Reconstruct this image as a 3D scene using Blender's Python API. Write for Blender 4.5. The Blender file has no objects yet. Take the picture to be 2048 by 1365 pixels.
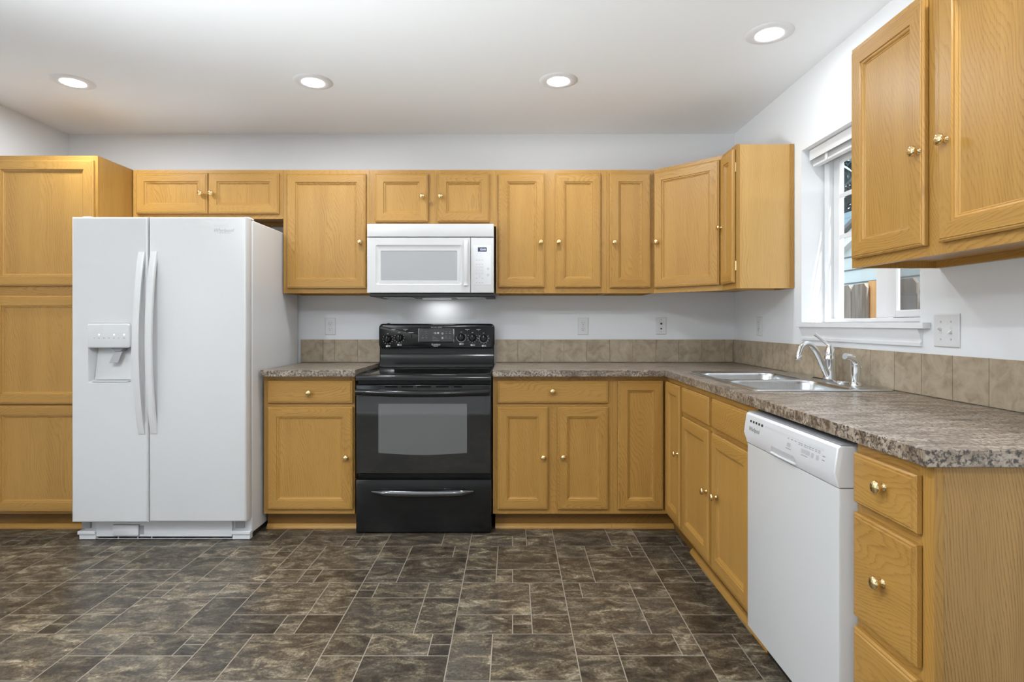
import bpy, bmesh, math, random
from mathutils import Vector, Matrix

PI = math.pi
R = math.radians
random.seed(7)
COL = bpy.context.scene.collection

# ------------------------------------------------------------------ camera
F = 1150.0            # focal length in pixels of the 2048 px wide frame
CD = 3.85             # camera distance to the back wall (back wall is y = 0)
H = 1.175             # camera height
cam_d = bpy.data.cameras.new('camera')
cam_d.sensor_width = 36.0
cam_d.lens = F / 2048 * 36.0
cam_d.shift_y = -35.5 / 2048
cam_d.clip_start = 0.02
cam = bpy.data.objects.new('camera', cam_d)
COL.objects.link(cam)
cam.location = (0, -CD, H)
cam.rotation_euler = (R(90), 0, 0)
bpy.context.scene.camera = cam

# ------------------------------------------------------------------ world, sun, exposure
sc = bpy.context.scene
sc.view_settings.view_transform = 'Standard'
sc.view_settings.look = 'None'
sc.view_settings.exposure = 0.42
sc.view_settings.gamma = 1.0
sc.view_settings.use_curve_mapping = False

world = bpy.data.worlds.new('sky')
sc.world = world
world.use_nodes = True
wn = world.node_tree
wn.nodes.clear()
sky = wn.nodes.new('ShaderNodeTexSky')
sky.sky_type = 'NISHITA'
sky.sun_disc = False
sky.sun_elevation = R(55)
sky.sun_rotation = R(160)
bg = wn.nodes.new('ShaderNodeBackground')
bg.inputs['Strength'].default_value = 0.45
wo = wn.nodes.new('ShaderNodeOutputWorld')
hsv = wn.nodes.new('ShaderNodeHueSaturation'); hsv.inputs['Saturation'].default_value = 0.45
wn.links.new(sky.outputs[0], hsv.inputs['Color']); wn.links.new(hsv.outputs[0], bg.inputs[0])
wn.links.new(bg.outputs[0], wo.inputs[0])

sun_d = bpy.data.lights.new('sun', 'SUN')
sun_d.energy = 9.0
sun_d.angle = R(0.5)
sun_d.color = (1.0, 0.96, 0.9)
sun = bpy.data.objects.new('sun', sun_d)
COL.objects.link(sun)
sun.location = (3, -3, 6)
sun.rotation_euler = Vector((-0.15, 0.5, -0.8)).to_track_quat('-Z', 'Y').to_euler()

LAMP_W = 7.6      # each recessed lamp
FILL_W = 72.0       # added fill light behind the unseen glazed door left of the camera
HOOD_W = 0.27       # cooktop lamp under the microwave

# ------------------------------------------------------------------ measures
def SX(d): return (CD - d) / F
def bx(px, d): return (px - 1024) * SX(d)          # x of a column on a plane d in front of the back wall
def bz(py, d): return H - (py - 647) * SX(d)
def ry(px, X): return X * F / (px - 1024) - CD      # y of a column on a plane x = X
def rz(px, py, X): return H - (py - 647) * X / (px - 1024)

XL, XR = -2.968, 1.49        # left and right wall
ZC = 2.443                   # ceiling
YF = -4.9                    # wall behind the camera

# ------------------------------------------------------------------ materials
def new_mat(name):
    m = bpy.data.materials.new(name)
    m.use_nodes = True
    nt = m.node_tree
    b = nt.nodes['Principled BSDF']
    return m, nt, b

def simple(name, col, rough=0.5, metal=0.0, spec=0.5, coat=0.0):
    m, nt, b = new_mat(name)
    b.inputs['Base Color'].default_value = (*col, 1)
    b.inputs['Roughness'].default_value = rough
    b.inputs['Metallic'].default_value = metal
    b.inputs['Specular IOR Level'].default_value = spec
    b.inputs['Coat Weight'].default_value = coat
    return m

def N(nt, kind, **kw):
    n = nt.nodes.new(kind)
    for k, v in kw.items():
        if k in n.inputs.keys() if hasattr(n.inputs, 'keys') else False:
            n.inputs[k].default_value = v
        else:
            setattr(n, k, v)
    return n

def noise(nt, vec, scale, detail=4, rough=0.55, dist=0.0):
    n = nt.nodes.new('ShaderNodeTexNoise')
    n.inputs['Scale'].default_value = scale
    n.inputs['Detail'].default_value = detail
    n.inputs['Roughness'].default_value = rough
    n.inputs['Distortion'].default_value = dist
    nt.links.new(vec, n.inputs['Vector'])
    return n.outputs['Fac']

def ramp(nt, fac, stops):
    r = nt.nodes.new('ShaderNodeValToRGB')
    el = r.color_ramp.elements
    while len(el) > 1:
        el.remove(el[-1])
    for i, (p, c) in enumerate(stops):
        e = el[0] if i == 0 else el.new(p)
        e.position = p
        e.color = (*c, 1) if len(c) == 3 else c
    nt.links.new(fac, r.inputs['Fac'])
    return r.outputs['Color']

def mapping(nt, vec, scale=(1, 1, 1), rot=(0, 0, 0), loc=(0, 0, 0)):
    m = nt.nodes.new('ShaderNodeMapping')
    m.inputs['Scale'].default_value = scale
    m.inputs['Rotation'].default_value = rot
    m.inputs['Location'].default_value = loc
    nt.links.new(vec, m.inputs['Vector'])
    return m.outputs['Vector']

def vmath(nt, op, a, b):
    n = nt.nodes.new('ShaderNodeVectorMath')
    n.operation = op
    for i, v in enumerate((a, b)):
        if isinstance(v, (tuple, list)):
            n.inputs[i].default_value = v
        else:
            nt.links.new(v, n.inputs[i])
    return n.outputs[0]

def fmath(nt, op, a, b=0.5):
    n = nt.nodes.new('ShaderNodeMath')
    n.operation = op
    for i, v in enumerate((a, b)):
        if isinstance(v, (int, float)):
            n.inputs[i].default_value = v
        else:
            nt.links.new(v, n.inputs[i])
    return n.outputs[0]

def mixc(nt, fac, a, b, mode='MIX'):
    n = nt.nodes.new('ShaderNodeMix')
    n.data_type = 'RGBA'
    n.blend_type = mode
    if isinstance(fac, (int, float)):
        n.inputs[0].default_value = fac
    else:
        nt.links.new(fac, n.inputs[0])
    for i, v in ((6, a), (7, b)):
        if isinstance(v, (tuple, list)):
            n.inputs[i].default_value = (*v[:3], 1)
        else:
            nt.links.new(v, n.inputs[i])
    return n.outputs[2]

def bump(nt, b, h, strength, dist=0.001):
    n = nt.nodes.new('ShaderNodeBump')
    n.inputs['Strength'].default_value = strength
    n.inputs['Distance'].default_value = dist
    nt.links.new(h, n.inputs['Height'])
    nt.links.new(n.outputs[0], b.inputs['Normal'])

def obj_coord(nt, rnd=True):
    tc = nt.nodes.new('ShaderNodeTexCoord')
    v = tc.outputs['Object']
    if rnd:
        oi = nt.nodes.new('ShaderNodeObjectInfo')
        s = vmath(nt, 'MULTIPLY', (7.3, 3.1, 5.7), (1, 1, 1))
        c = nt.nodes.new('ShaderNodeCombineXYZ')
        for i in range(3):
            nt.links.new(fmath(nt, 'MULTIPLY', oi.outputs['Random'], (9.7, 4.3, 6.1)[i]), c.inputs[i])
        v = vmath(nt, 'ADD', v, c.outputs[0])
    return v

def oak(name, axis, light=(0.46, 0.252, 0.062), dark=(0.26, 0.114, 0.019), ring=0.58, fine=1.0, pore=0.42, amp=0.17):
    """plain sawn oak, grain along axis 'z' or 'x'"""
    m, nt, b = new_mat(name)
    v = obj_coord(nt)
    if axis == 'x':
        v = mapping(nt, v, rot=(0, R(90), 0))
    # the rings wander slowly along the grain and shiver finely
    wob = nt.nodes.new('ShaderNodeTexNoise')
    wob.inputs['Scale'].default_value = 1.0
    wob.inputs['Detail'].default_value = 2
    nt.links.new(mapping(nt, v, scale=(5, 5, 1.5)), wob.inputs['Vector'])
    off = vmath(nt, 'MULTIPLY', vmath(nt, 'SUBTRACT', wob.outputs['Color'], (0.5, 0.5, 0.5)), (amp, amp, 0.0))
    jit = nt.nodes.new('ShaderNodeTexNoise')
    jit.inputs['Scale'].default_value = 1.0
    jit.inputs['Detail'].default_value = 5
    jit.inputs['Roughness'].default_value = 0.7
    nt.links.new(mapping(nt, v, scale=(60, 60, 7)), jit.inputs['Vector'])
    off2 = vmath(nt, 'MULTIPLY', vmath(nt, 'SUBTRACT', jit.outputs['Color'], (0.5, 0.5, 0.5)), (0.007, 0.007, 0.0))
    vv = vmath(nt, 'ADD', vmath(nt, 'ADD', v, off), off2)
    w = nt.nodes.new('ShaderNodeTexWave')
    w.wave_type = 'BANDS'; w.bands_direction = 'DIAGONAL'; w.wave_profile = 'SAW'
    w.inputs['Scale'].default_value = 82.0 * fine
    w.inputs['Distortion'].default_value = 0.0
    nt.links.new(mapping(nt, vv, scale=(1, 1, 0.12), rot=(R(3), R(2), R(-14))), w.inputs['Vector'])
    rings = ramp(nt, w.outputs['Fac'], [(0.0, (0.05, 0.05, 0.05)), (0.5, (0.08, 0.08, 0.08)), (0.80, (0.55, 0.55, 0.55)), (0.93, (1, 1, 1)), (1.0, (0.1, 0.1, 0.1))])
    pores = noise(nt, mapping(nt, v, scale=(520, 520, 11)), 1.0, 2, 0.6)
    pores = ramp(nt, pores, [(0.45, (0, 0, 0)), (0.68, (1, 1, 1))])
    broad = noise(nt, mapping(nt, v, scale=(14, 14, 0.8)), 1.0, 4, 0.6)
    patch = noise(nt, mapping(nt, v, scale=(6, 6, 0.9), loc=(4, 2, 7)), 1.0, 2, 0.5)
    sep = nt.nodes.new('ShaderNodeSeparateColor'); nt.links.new(rings, sep.inputs[0])
    sepp = nt.nodes.new('ShaderNodeSeparateColor'); nt.links.new(pores, sepp.inputs[0])
    pm = ramp(nt, patch, [(0.35, (0.25, 0.25, 0.25)), (0.62, (1, 1, 1))])
    sepm = nt.nodes.new('ShaderNodeSeparateColor'); nt.links.new(pm, sepm.inputs[0])
    rg_ = fmath(nt, 'MULTIPLY', fmath(nt, 'MULTIPLY', sep.outputs[0], sepm.outputs[0]), ring)
    pk = nt.nodes.new('ShaderNodeMath'); pk.operation = 'MULTIPLY_ADD'
    nt.links.new(sep.outputs[0], pk.inputs[0]); pk.inputs[1].default_value = 0.6; pk.inputs[2].default_value = 0.4
    f2 = fmath(nt, 'MULTIPLY', fmath(nt, 'MULTIPLY', sepp.outputs[0], pk.outputs[0]), pore)
    f3 = fmath(nt, 'MULTIPLY', fmath(nt, 'SUBTRACT', broad, 0.42), 0.8)
    tot = fmath(nt, 'ADD', fmath(nt, 'ADD', rg_, f2), f3)
    cl = nt.nodes.new('ShaderNodeClamp'); nt.links.new(tot, cl.inputs[0])
    nt.links.new(mixc(nt, cl.outputs[0], light, dark), b.inputs['Base Color'])
    b.inputs['Roughness'].default_value = 0.36
    b.inputs['Specular IOR Level'].default_value = 0.4
    bump(nt, b, tot, 0.08, 0.0006)
    return m

M = {}
M['oak_v'] = oak('oak_upright', 'z')
M['oak_h'] = oak('oak_level', 'x')
M['oak_p'] = oak('oak_panel', 'z', ring=0.40, amp=0.10, fine=0.9)
M['oak_s'] = oak('oak_side', 'z', fine=0.8)
M['oak_pale'] = oak('oak_pale_veneer', 'z', light=(0.60, 0.365, 0.125), dark=(0.43, 0.23, 0.062), fine=0.7, ring=0.45)
M['oak_toe_shaded'] = oak('oak_toe_board_shaded', 'x', light=(0.20, 0.098, 0.020), dark=(0.12, 0.05, 0.009))  # shade under the cabinet overhang put into a darker oak colour
M['oak_end'] = oak('oak_end_veneer', 'z', light=(0.44, 0.255, 0.082), dark=(0.21, 0.10, 0.024), ring=0.8, fine=1.0, pore=0.4, amp=0.09)

def wall_mat(name, col, sc_, st):
    m, nt, b = new_mat(name)
    tc = nt.nodes.new('ShaderNodeTexCoord')
    h = noise(nt, tc.outputs['Object'], sc_, 3, 0.6)
    b.inputs['Base Color'].default_value = (*col, 1)
    b.inputs['Roughness'].default_value = 0.6
    b.inputs['Specular IOR Level'].default_value = 0.25
    bump(nt, b, h, st, 0.002)
    return m
M['wall'] = wall_mat('wall_paint', (0.775, 0.79, 0.81), 110, 0.10)
M['ceil'] = wall_mat('ceiling_paint', (0.91, 0.935, 0.965), 55, 0.12)
M['trim'] = simple('white_trim_paint', (0.78, 0.785, 0.80), 0.35)
M['vinyl'] = simple('white_vinyl', (0.74, 0.745, 0.76), 0.35)
M['white'] = simple('white_enamel', (0.635, 0.63, 0.625), 0.28, spec=0.4)
M['white_plastic'] = simple('white_plastic', (0.69, 0.69, 0.70), 0.3)
M['white_soft'] = simple('white_shaded_plastic', (0.62, 0.62, 0.63), 0.4)
M['grey_plastic'] = simple('grey_plastic', (0.28, 0.28, 0.29), 0.4)
M['mid_grey'] = simple('mid_grey_plastic', (0.36, 0.36, 0.37), 0.4)
M['light_print'] = simple('pale_grey_print', (0.45, 0.45, 0.46), 0.5)
M['dark_print'] = simple('dark_grey_print', (0.12, 0.12, 0.13), 0.5)
M['white_print'] = simple('white_print', (0.75, 0.75, 0.75), 0.5)
M['grey_print'] = simple('grey_print', (0.30, 0.30, 0.31), 0.5)
M['black'] = simple('black_enamel', (0.009, 0.009, 0.009), 0.14, spec=0.4)
M['black_glass'] = simple('black_glass', (0.010, 0.010, 0.010), 0.04, spec=0.95)
M['black_matt'] = simple('black_matt', (0.018, 0.018, 0.018), 0.5)
M['oven_window'] = simple('oven_window_screen', (0.125, 0.125, 0.125), 0.05, spec=0.95)
M['burner_print'] = simple('faint_burner_ring', (0.05, 0.05, 0.05), 0.2)
M['silver'] = simple('chromed_edge', (0.55, 0.55, 0.56), 0.2, metal=1.0)
M['dark_chrome'] = simple('dark_chrome', (0.16, 0.16, 0.165), 0.14, metal=1.0)
M['chrome'] = simple('chrome', (0.80, 0.82, 0.84), 0.07, metal=1.0)
M['brass'] = simple('polished_brass', (0.86, 0.66, 0.34), 0.14, metal=1.0)
M['void'] = simple('black_opening', (0.003, 0.003, 0.003), 0.9, spec=0.1)
M['slot'] = simple('dark_slot', (0.02, 0.02, 0.02), 0.6)
M['mw_window'] = simple('microwave_window_screen', (0.40, 0.40, 0.41), 0.18)
M['display_blue'] = simple('blue_grey_display', (0.06, 0.07, 0.12), 0.15)

def emit(name, col, st):
    m, nt, b = new_mat(name)
    b.inputs['Base Color'].default_value = (*col, 1)
    b.inputs['Emission Color'].default_value = (*col, 1)
    b.inputs['Emission Strength'].default_value = st
    return m
M['lens'] = emit('lamp_lens', (0.97, 0.985, 1.0), 9.0)
M['hood_lens'] = emit('cooktop_lamp_lens', (0.6, 0.6, 0.6), 0.25)
M['lcd'] = emit('lcd_digits', (0.75, 0.8, 1.0), 0.9)
M['led'] = emit('led', (1, 1, 1), 1.2)
M['clock'] = emit('clock_digits', (0.6, 0.68, 0.66), 0.35)

def steel():
    m, nt, b = new_mat('brushed_steel')
    tc = nt.nodes.new('ShaderNodeTexCoord')
    n = noise(nt, mapping(nt, tc.outputs['Object'], scale=(900, 14, 14)), 1.0, 3)
    nt.links.new(ramp(nt, n, [(0.3, (0.55, 0.57, 0.58)), (0.7, (0.70, 0.72, 0.73))]), b.inputs['Base Color'])
    b.inputs['Metallic'].default_value = 1.0
    b.inputs['Roughness'].default_value = 0.27
    bump(nt, b, n, 0.04, 0.0005)
    return m
M['steel'] = steel()

def counter_mat():
    m, nt, b = new_mat('speckled_laminate')
    tc = nt.nodes.new('ShaderNodeTexCoord')
    v = tc.outputs['Object']
    a = noise(nt, mapping(nt, v, scale=(9, 22, 22), rot=(0, 0, R(8))), 1.0, 6, 0.62, 0.6)
    c1 = ramp(nt, a, [(0.32, (0.11, 0.075, 0.052)), (0.45, (0.25, 0.19, 0.135)), (0.57, (0.43, 0.355, 0.275)), (0.8, (0.36, 0.315, 0.265))])
    s = noise(nt, v, 105, 5, 0.65, 0.5)
    dk = ramp(nt, s, [(0.47, (0, 0, 0)), (0.58, (1, 1, 1))])
    c2 = mixc(nt, dk, c1, (0.065, 0.050, 0.041))
    p = noise(nt, mapping(nt, v, loc=(3, 1, 2)), 85, 4, 0.6, 0.4)
    lt = ramp(nt, p, [(0.56, (0, 0, 0)), (0.68, (0.6, 0.6, 0.6))])
    c3 = mixc(nt, lt, c2, (0.33, 0.295, 0.26))
    nt.links.new(c3, b.inputs['Base Color'])
    b.inputs['Roughness'].default_value = 0.30
    b.inputs['Specular IOR Level'].default_value = 0.65
    return m
M['counter'] = counter_mat()

def splash_mat():
    m, nt, b = new_mat('taupe_tile')
    tc = nt.nodes.new('ShaderNodeTexCoord')
    at = nt.nodes.new('ShaderNodeAttribute'); at.attribute_name = 'tile'
    v = vmath(nt, 'ADD', tc.outputs['Object'], vmath(nt, 'MULTIPLY', at.outputs['Color'], (9, 9, 9)))
    a = noise(nt, v, 16, 6, 0.62, 0.7)
    c = ramp(nt, a, [(0.30, (0.265, 0.205, 0.138)), (0.5, (0.385, 0.310, 0.222)), (0.72, (0.46, 0.385, 0.285))])
    nt.links.new(c, b.inputs['Base Color'])
    b.inputs['Roughness'].default_value = 0.42
    return m
M['splash'] = splash_mat()
M['grout'] = simple('tile_grout', (0.27, 0.23, 0.18), 0.8)

def floor_mat():
    m, nt, b = new_mat('slate_pattern_vinyl')
    tc = nt.nodes.new('ShaderNodeTexCoord')
    at = nt.nodes.new('ShaderNodeAttribute'); at.attribute_name = 'tile'
    v = vmath(nt, 'ADD', tc.outputs['Object'], vmath(nt, 'MULTIPLY', at.outputs['Color'], (13, 17, 0)))
    a = noise(nt, mapping(nt, v, scale=(0.8, 1.5, 1)), 11.0, 10, 0.74, 0.55)
    c = ramp(nt, a, [(0.33, (0.024, 0.020, 0.016)), (0.44, (0.062, 0.048, 0.034)), (0.52, (0.112, 0.089, 0.061)), (0.60, (0.23, 0.190, 0.128)), (0.70, (0.44, 0.39, 0.295))])
    g = noise(nt, mapping(nt, v, loc=(5, 3, 1)), 4.0, 4, 0.6, 0.5)
    gm = ramp(nt, g, [(0.48, (0, 0, 0)), (0.66, (0.8, 0.8, 0.8))])
    c = mixc(nt, gm, c, mixc(nt, 0.5, c, (0.080, 0.078, 0.070)))
    r = noise(nt, mapping(nt, v, loc=(1, 8, 1), scale=(1, 2.2, 1)), 5.0, 5, 0.65, 1.2)
    rm = ramp(nt, r, [(0.58, (0, 0, 0)), (0.70, (0.6, 0.6, 0.6))])
    c = mixc(nt, rm, c, (0.27, 0.205, 0.115))
    f = noise(nt, v, 95, 5, 0.75)
    c = mixc(nt, 1.0, c, ramp(nt, f, [(0.32, (0.45, 0.45, 0.45)), (0.68, (1.5, 1.5, 1.5))]), 'MULTIPLY')
    sp = nt.nodes.new('ShaderNodeSeparateColor'); nt.links.new(at.outputs['Color'], sp.inputs[0])
    k = fmath(nt, 'MULTIPLY_ADD', sp.outputs[2], 0.55)
    nd = nt.nodes[-1]
    nd.inputs[2].default_value = 0.58
    cc = nt.nodes.new('ShaderNodeCombineColor')
    for i in range(3): nt.links.new(k, cc.inputs[i])
    c = mixc(nt, 1.0, c, cc.outputs[0], 'MULTIPLY')
    nt.links.new(c, b.inputs['Base Color'])
    b.inputs['Roughness'].default_value = 0.34
    b.inputs['Specular IOR Level'].default_value = 0.45
    bump(nt, b, a, 0.12, 0.001)
    return m
M['floor'] = floor_mat()
M['floor_grout'] = simple('vinyl_grout_line', (0.30, 0.26, 0.205), 0.5)

def glass_mat(name, tint=(1, 1, 1), ior=1.45):
    m = bpy.data.materials.new(name); m.use_nodes = True
    nt = m.node_tree; nt.nodes.clear()
    t = nt.nodes.new('ShaderNodeBsdfTransparent'); t.inputs[0].default_value = (*tint, 1)
    g = nt.nodes.new('ShaderNodeBsdfGlossy'); g.inputs['Roughness'].default_value = 0.02
    lw_ = nt.nodes.new('ShaderNodeLayerWeight'); lw_.inputs['Blend'].default_value = 0.5
    p5 = nt.nodes.new('ShaderNodeMath'); p5.operation = 'POWER'; nt.links.new(lw_.outputs['Facing'], p5.inputs[0]); p5.inputs[1].default_value = 5.0
    f = nt.nodes.new('ShaderNodeMath'); f.operation = 'MULTIPLY_ADD'; nt.links.new(p5.outputs[0], f.inputs[0]); f.inputs[1].default_value = 0.6; f.inputs[2].default_value = 0.03
    x = nt.nodes.new('ShaderNodeMixShader'); o = nt.nodes.new('ShaderNodeOutputMaterial')
    nt.links.new(f.outputs[0], x.inputs[0]); nt.links.new(t.outputs[0], x.inputs[1]); nt.links.new(g.outputs[0], x.inputs[2])
    nt.links.new(x.outputs[0], o.inputs[0])
    return m
M['glass'] = glass_mat('window_glass', (0.97, 0.985, 0.98), 1.3)

def screen_mat():
    m = bpy.data.materials.new('insect_screen'); m.use_nodes = True
    nt = m.node_tree; nt.nodes.clear()
    t = nt.nodes.new('ShaderNodeBsdfTransparent')
    g = nt.nodes.new('ShaderNodeBsdfDiffuse'); g.inputs[0].default_value = (0.25, 0.25, 0.26, 1)
    x = nt.nodes.new('ShaderNodeMixShader'); x.inputs[0].default_value = 0.38
    o = nt.nodes.new('ShaderNodeOutputMaterial')
    nt.links.new(t.outputs[0], x.inputs[1]); nt.links.new(g.outputs[0], x.inputs[2]); nt.links.new(x.outputs[0], o.inputs[0])
    return m
M['screen'] = screen_mat()

def grey_wood(name, stops):
    m, nt, b = new_mat(name)
    v = obj_coord(nt)
    a = noise(nt, mapping(nt, v, scale=(22, 22, 1.6)), 1.0, 6, 0.65, 0.8)
    nt.links.new(ramp(nt, a, stops), b.inputs['Base Color'])
    b.inputs['Roughness'].default_value = 0.85
    return m
M['picket'] = grey_wood('weathered_cedar', [(0.3, (0.10, 0.080, 0.062)), (0.5, (0.21, 0.172, 0.138)), (0.7, (0.33, 0.285, 0.235))])
M['new_wood'] = grey_wood('new_cedar', [(0.3, (0.45, 0.22, 0.07)), (0.5, (0.66, 0.36, 0.14)), (0.7, (0.74, 0.46, 0.22))])
M['siding'] = simple('pale_aqua_siding', (0.60, 0.70, 0.70), 0.7)
M['siding_line'] = simple('siding_lap', (0.12, 0.14, 0.15), 0.8)
M['blue_board'] = simple('blue_grey_board', (0.28, 0.42, 0.48), 0.7)
M['roofing'] = wall_mat('grey_shingle', (0.14, 0.145, 0.15), 40, 0.4)
M['leaf'] = simple('blue_green_leaf', (0.035, 0.075, 0.085), 0.5)
M['leaf2'] = simple('pale_leaf', (0.25, 0.40, 0.36), 0.5)
M['bark'] = simple('bark', (0.09, 0.07, 0.055), 0.9)
M['soil'] = wall_mat('dry_ground', (0.22, 0.20, 0.15), 12, 0.5)

# ------------------------------------------------------------------ mesh helpers
class MB:
    """collects shapes and links them as ONE mesh object"""
    def __init__(s):
        s.v = []; s.f = []; s.m = []; s.tile = []
    def add(s, verts, faces, mat=0, tile=None):
        o = len(s.v)
        s.v += [Vector(p) for p in verts]
        for i, f in enumerate(faces):
            s.f.append([o + k for k in f])
            s.m.append(mat[i] if isinstance(mat, (list, tuple)) else mat)
            s.tile.append(tile)
        return s
    def box(s, x0, x1, y0, y1, z0, z1, mat=0, tile=None):
        if x0 > x1: x0, x1 = x1, x0
        if y0 > y1: y0, y1 = y1, y0
        if z0 > z1: z0, z1 = z1, z0
        v = [(x0, y0, z0), (x1, y0, z0), (x1, y1, z0), (x0, y1, z0), (x0, y0, z1), (x1, y0, z1), (x1, y1, z1), (x0, y1, z1)]
        f = [(0, 3, 2, 1), (4, 5, 6, 7), (0, 1, 5, 4), (1, 2, 6, 5), (2, 3, 7, 6), (3, 0, 4, 7)]
        return s.add(v, f, mat, tile)
    def loft(s, loops, mats=0, cap0=True, cap1=True, closed=True):
        n = len(loops[0]); v = []; f = []; mm = []
        for L in loops: v += list(L)
        for i in range(len(loops) - 1):
            for k in range(n if closed else n - 1):
                a = i * n + k; b_ = i * n + (k + 1) % n
                f.append((a, b_, b_ + n, a + n))
                if callable(mats): mm.append(mats(i, k))
                else: mm.append(mats)
        if cap0: f.append(tuple(reversed(range(n)))); mm.append(mats(-1, 0) if callable(mats) else mats)
        if cap1:
            o = (len(loops) - 1) * n
            f.append(tuple(o + k for k in range(n))); mm.append(mats(len(loops) - 1, 0) if callable(mats) else mats)
        return s.add(v, f, mm)
    def prism(s, poly, axis, a, b_, mat=0):
        """poly 2D extruded along axis: x -> (y,z), y -> (x,z), z -> (x,y)"""
        def P(p, t):
            return {'x': (t, p[0], p[1]), 'y': (p[0], t, p[1]), 'z': (p[0], p[1], t)}[axis]
        return s.loft([[P(p, a) for p in poly], [P(p, b_) for p in poly]], mat)
    def lathe(s, prof, seg=20, axis='z', origin=(0, 0, 0), mat=0):
        """prof: (radius, along)"""
        loops = []
        for r, t in prof:
            L = []
            for k in range(seg):
                c, q = r * math.cos(2 * PI * k / seg), r * math.sin(2 * PI * k / seg)
                p = {'z': (c, q, t), 'y': (c, t, q), 'x': (t, c, q)}[axis]
                L.append((p[0] + origin[0], p[1] + origin[1], p[2] + origin[2]))
            loops.append(L)
        return s.loft(loops, mat)
    def tube(s, pts, rad, seg=12, mat=0, flat=1.0, up=None):
        pts = [Vector(p) for p in pts]; n = len(pts)
        if not isinstance(rad, (list, tuple)): rad = [rad] * n
        loops = []; prev = None
        for i, p in enumerate(pts):
            t = (pts[min(i + 1, n - 1)] - pts[max(i - 1, 0)]).normalized()
            if prev is None:
                ref = Vector(up) if up else (Vector((0, 0, 1)) if abs(t.z) < 0.9 else Vector((1, 0, 0)))
                u = (ref - t * ref.dot(t)).normalized()
            else:
                u = (prev - t * prev.dot(t)).normalized()
            prev = u; w = t.cross(u)
            loops.append([p + (u * math.cos(2 * PI * k / seg) * flat + w * math.sin(2 * PI * k / seg)) * rad[i] for k in range(seg)])
        return s.loft(loops, mat)
    def text(s, body, x, y, z, size, mat=0, align='CENTER', axis='y', shear=0.0, sx=1.0, space=1.0):
        c = bpy.data.curves.new('tmp', 'FONT'); c.body = body; c.size = size
        c.align_x = align; c.align_y = 'CENTER'; c.shear = shear; c.space_character = space
        o = bpy.data.objects.new('tmp', c); COL.objects.link(o)
        dg = bpy.context.evaluated_depsgraph_get(); dg.update()
        me = bpy.data.meshes.new_from_object(o.evaluated_get(dg))
        vs = [(x + p.co.x * sx, y, z + p.co.y) for p in me.vertices]
        fs = [tuple(p.vertices) for p in me.polygons]
        s.add(vs, fs, mat)
        bpy.data.objects.remove(o); bpy.data.meshes.remove(me); bpy.data.curves.remove(c)
        return s
    def build(s, name, mats, parent=None, bevel=0, seg=2, smooth=35, flip=True, merge=False):
        me = bpy.data.meshes.new(name)
        me.from_pydata([tuple(p) for p in s.v], [], s.f)
        if not isinstance(mats, (list, tuple)): mats = [mats]
        for m in mats: me.materials.append(M[m] if isinstance(m, str) else m)
        for p, mi in zip(me.polygons, s.m): p.material_index = mi
        if any(t is not None for t in s.tile):
            at = me.color_attributes.new('tile', 'FLOAT_COLOR', 'CORNER')
            for p, t in zip(me.polygons, s.tile):
                t = t or (0, 0, 0)
                for li in p.loop_indices: at.data[li].color = (*t, 1)
        if flip or merge:
            bm = bmesh.new(); bm.from_mesh(me)
            if merge: bmesh.ops.remove_doubles(bm, verts=bm.verts, dist=1e-5)
            if flip: bmesh.ops.recalc_face_normals(bm, faces=bm.faces)
            bm.to_mesh(me); bm.free()
        if smooth:
            me.shade_smooth(); me.set_sharp_from_angle(angle=R(smooth))
        me.update()
        o = bpy.data.objects.new(name, me); COL.objects.link(o)
        if parent: o.parent = parent
        if bevel:
            b = o.modifiers.new('bevel', 'BEVEL'); b.width = bevel; b.segments = seg
            b.limit_method = 'ANGLE'; b.angle_limit = R(40); b.harden_normals = False
        return o

def rect(x0, x1, z0, z1, y): return [(x0, y, z0), (x1, y, z0), (x1, y, z1), (x0, y, z1)]
def rrect(x0, x1, z0, z1, r, y, n=5, plane='xz'):
    L = []
    for cx, cz, a0 in ((x0 + r, z0 + r, 180), (x1 - r, z0 + r, 270), (x1 - r, z1 - r, 0), (x0 + r, z1 - r, 90)):
        for k in range(n + 1):
            a = R(a0 + 90 * k / n)
            L.append((cx + r * math.cos(a), cz + r * math.sin(a)))
    if plane == 'xz': return [(p[0], y, p[1]) for p in L]
    return [(p[0], p[1], y) for p in L]

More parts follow.
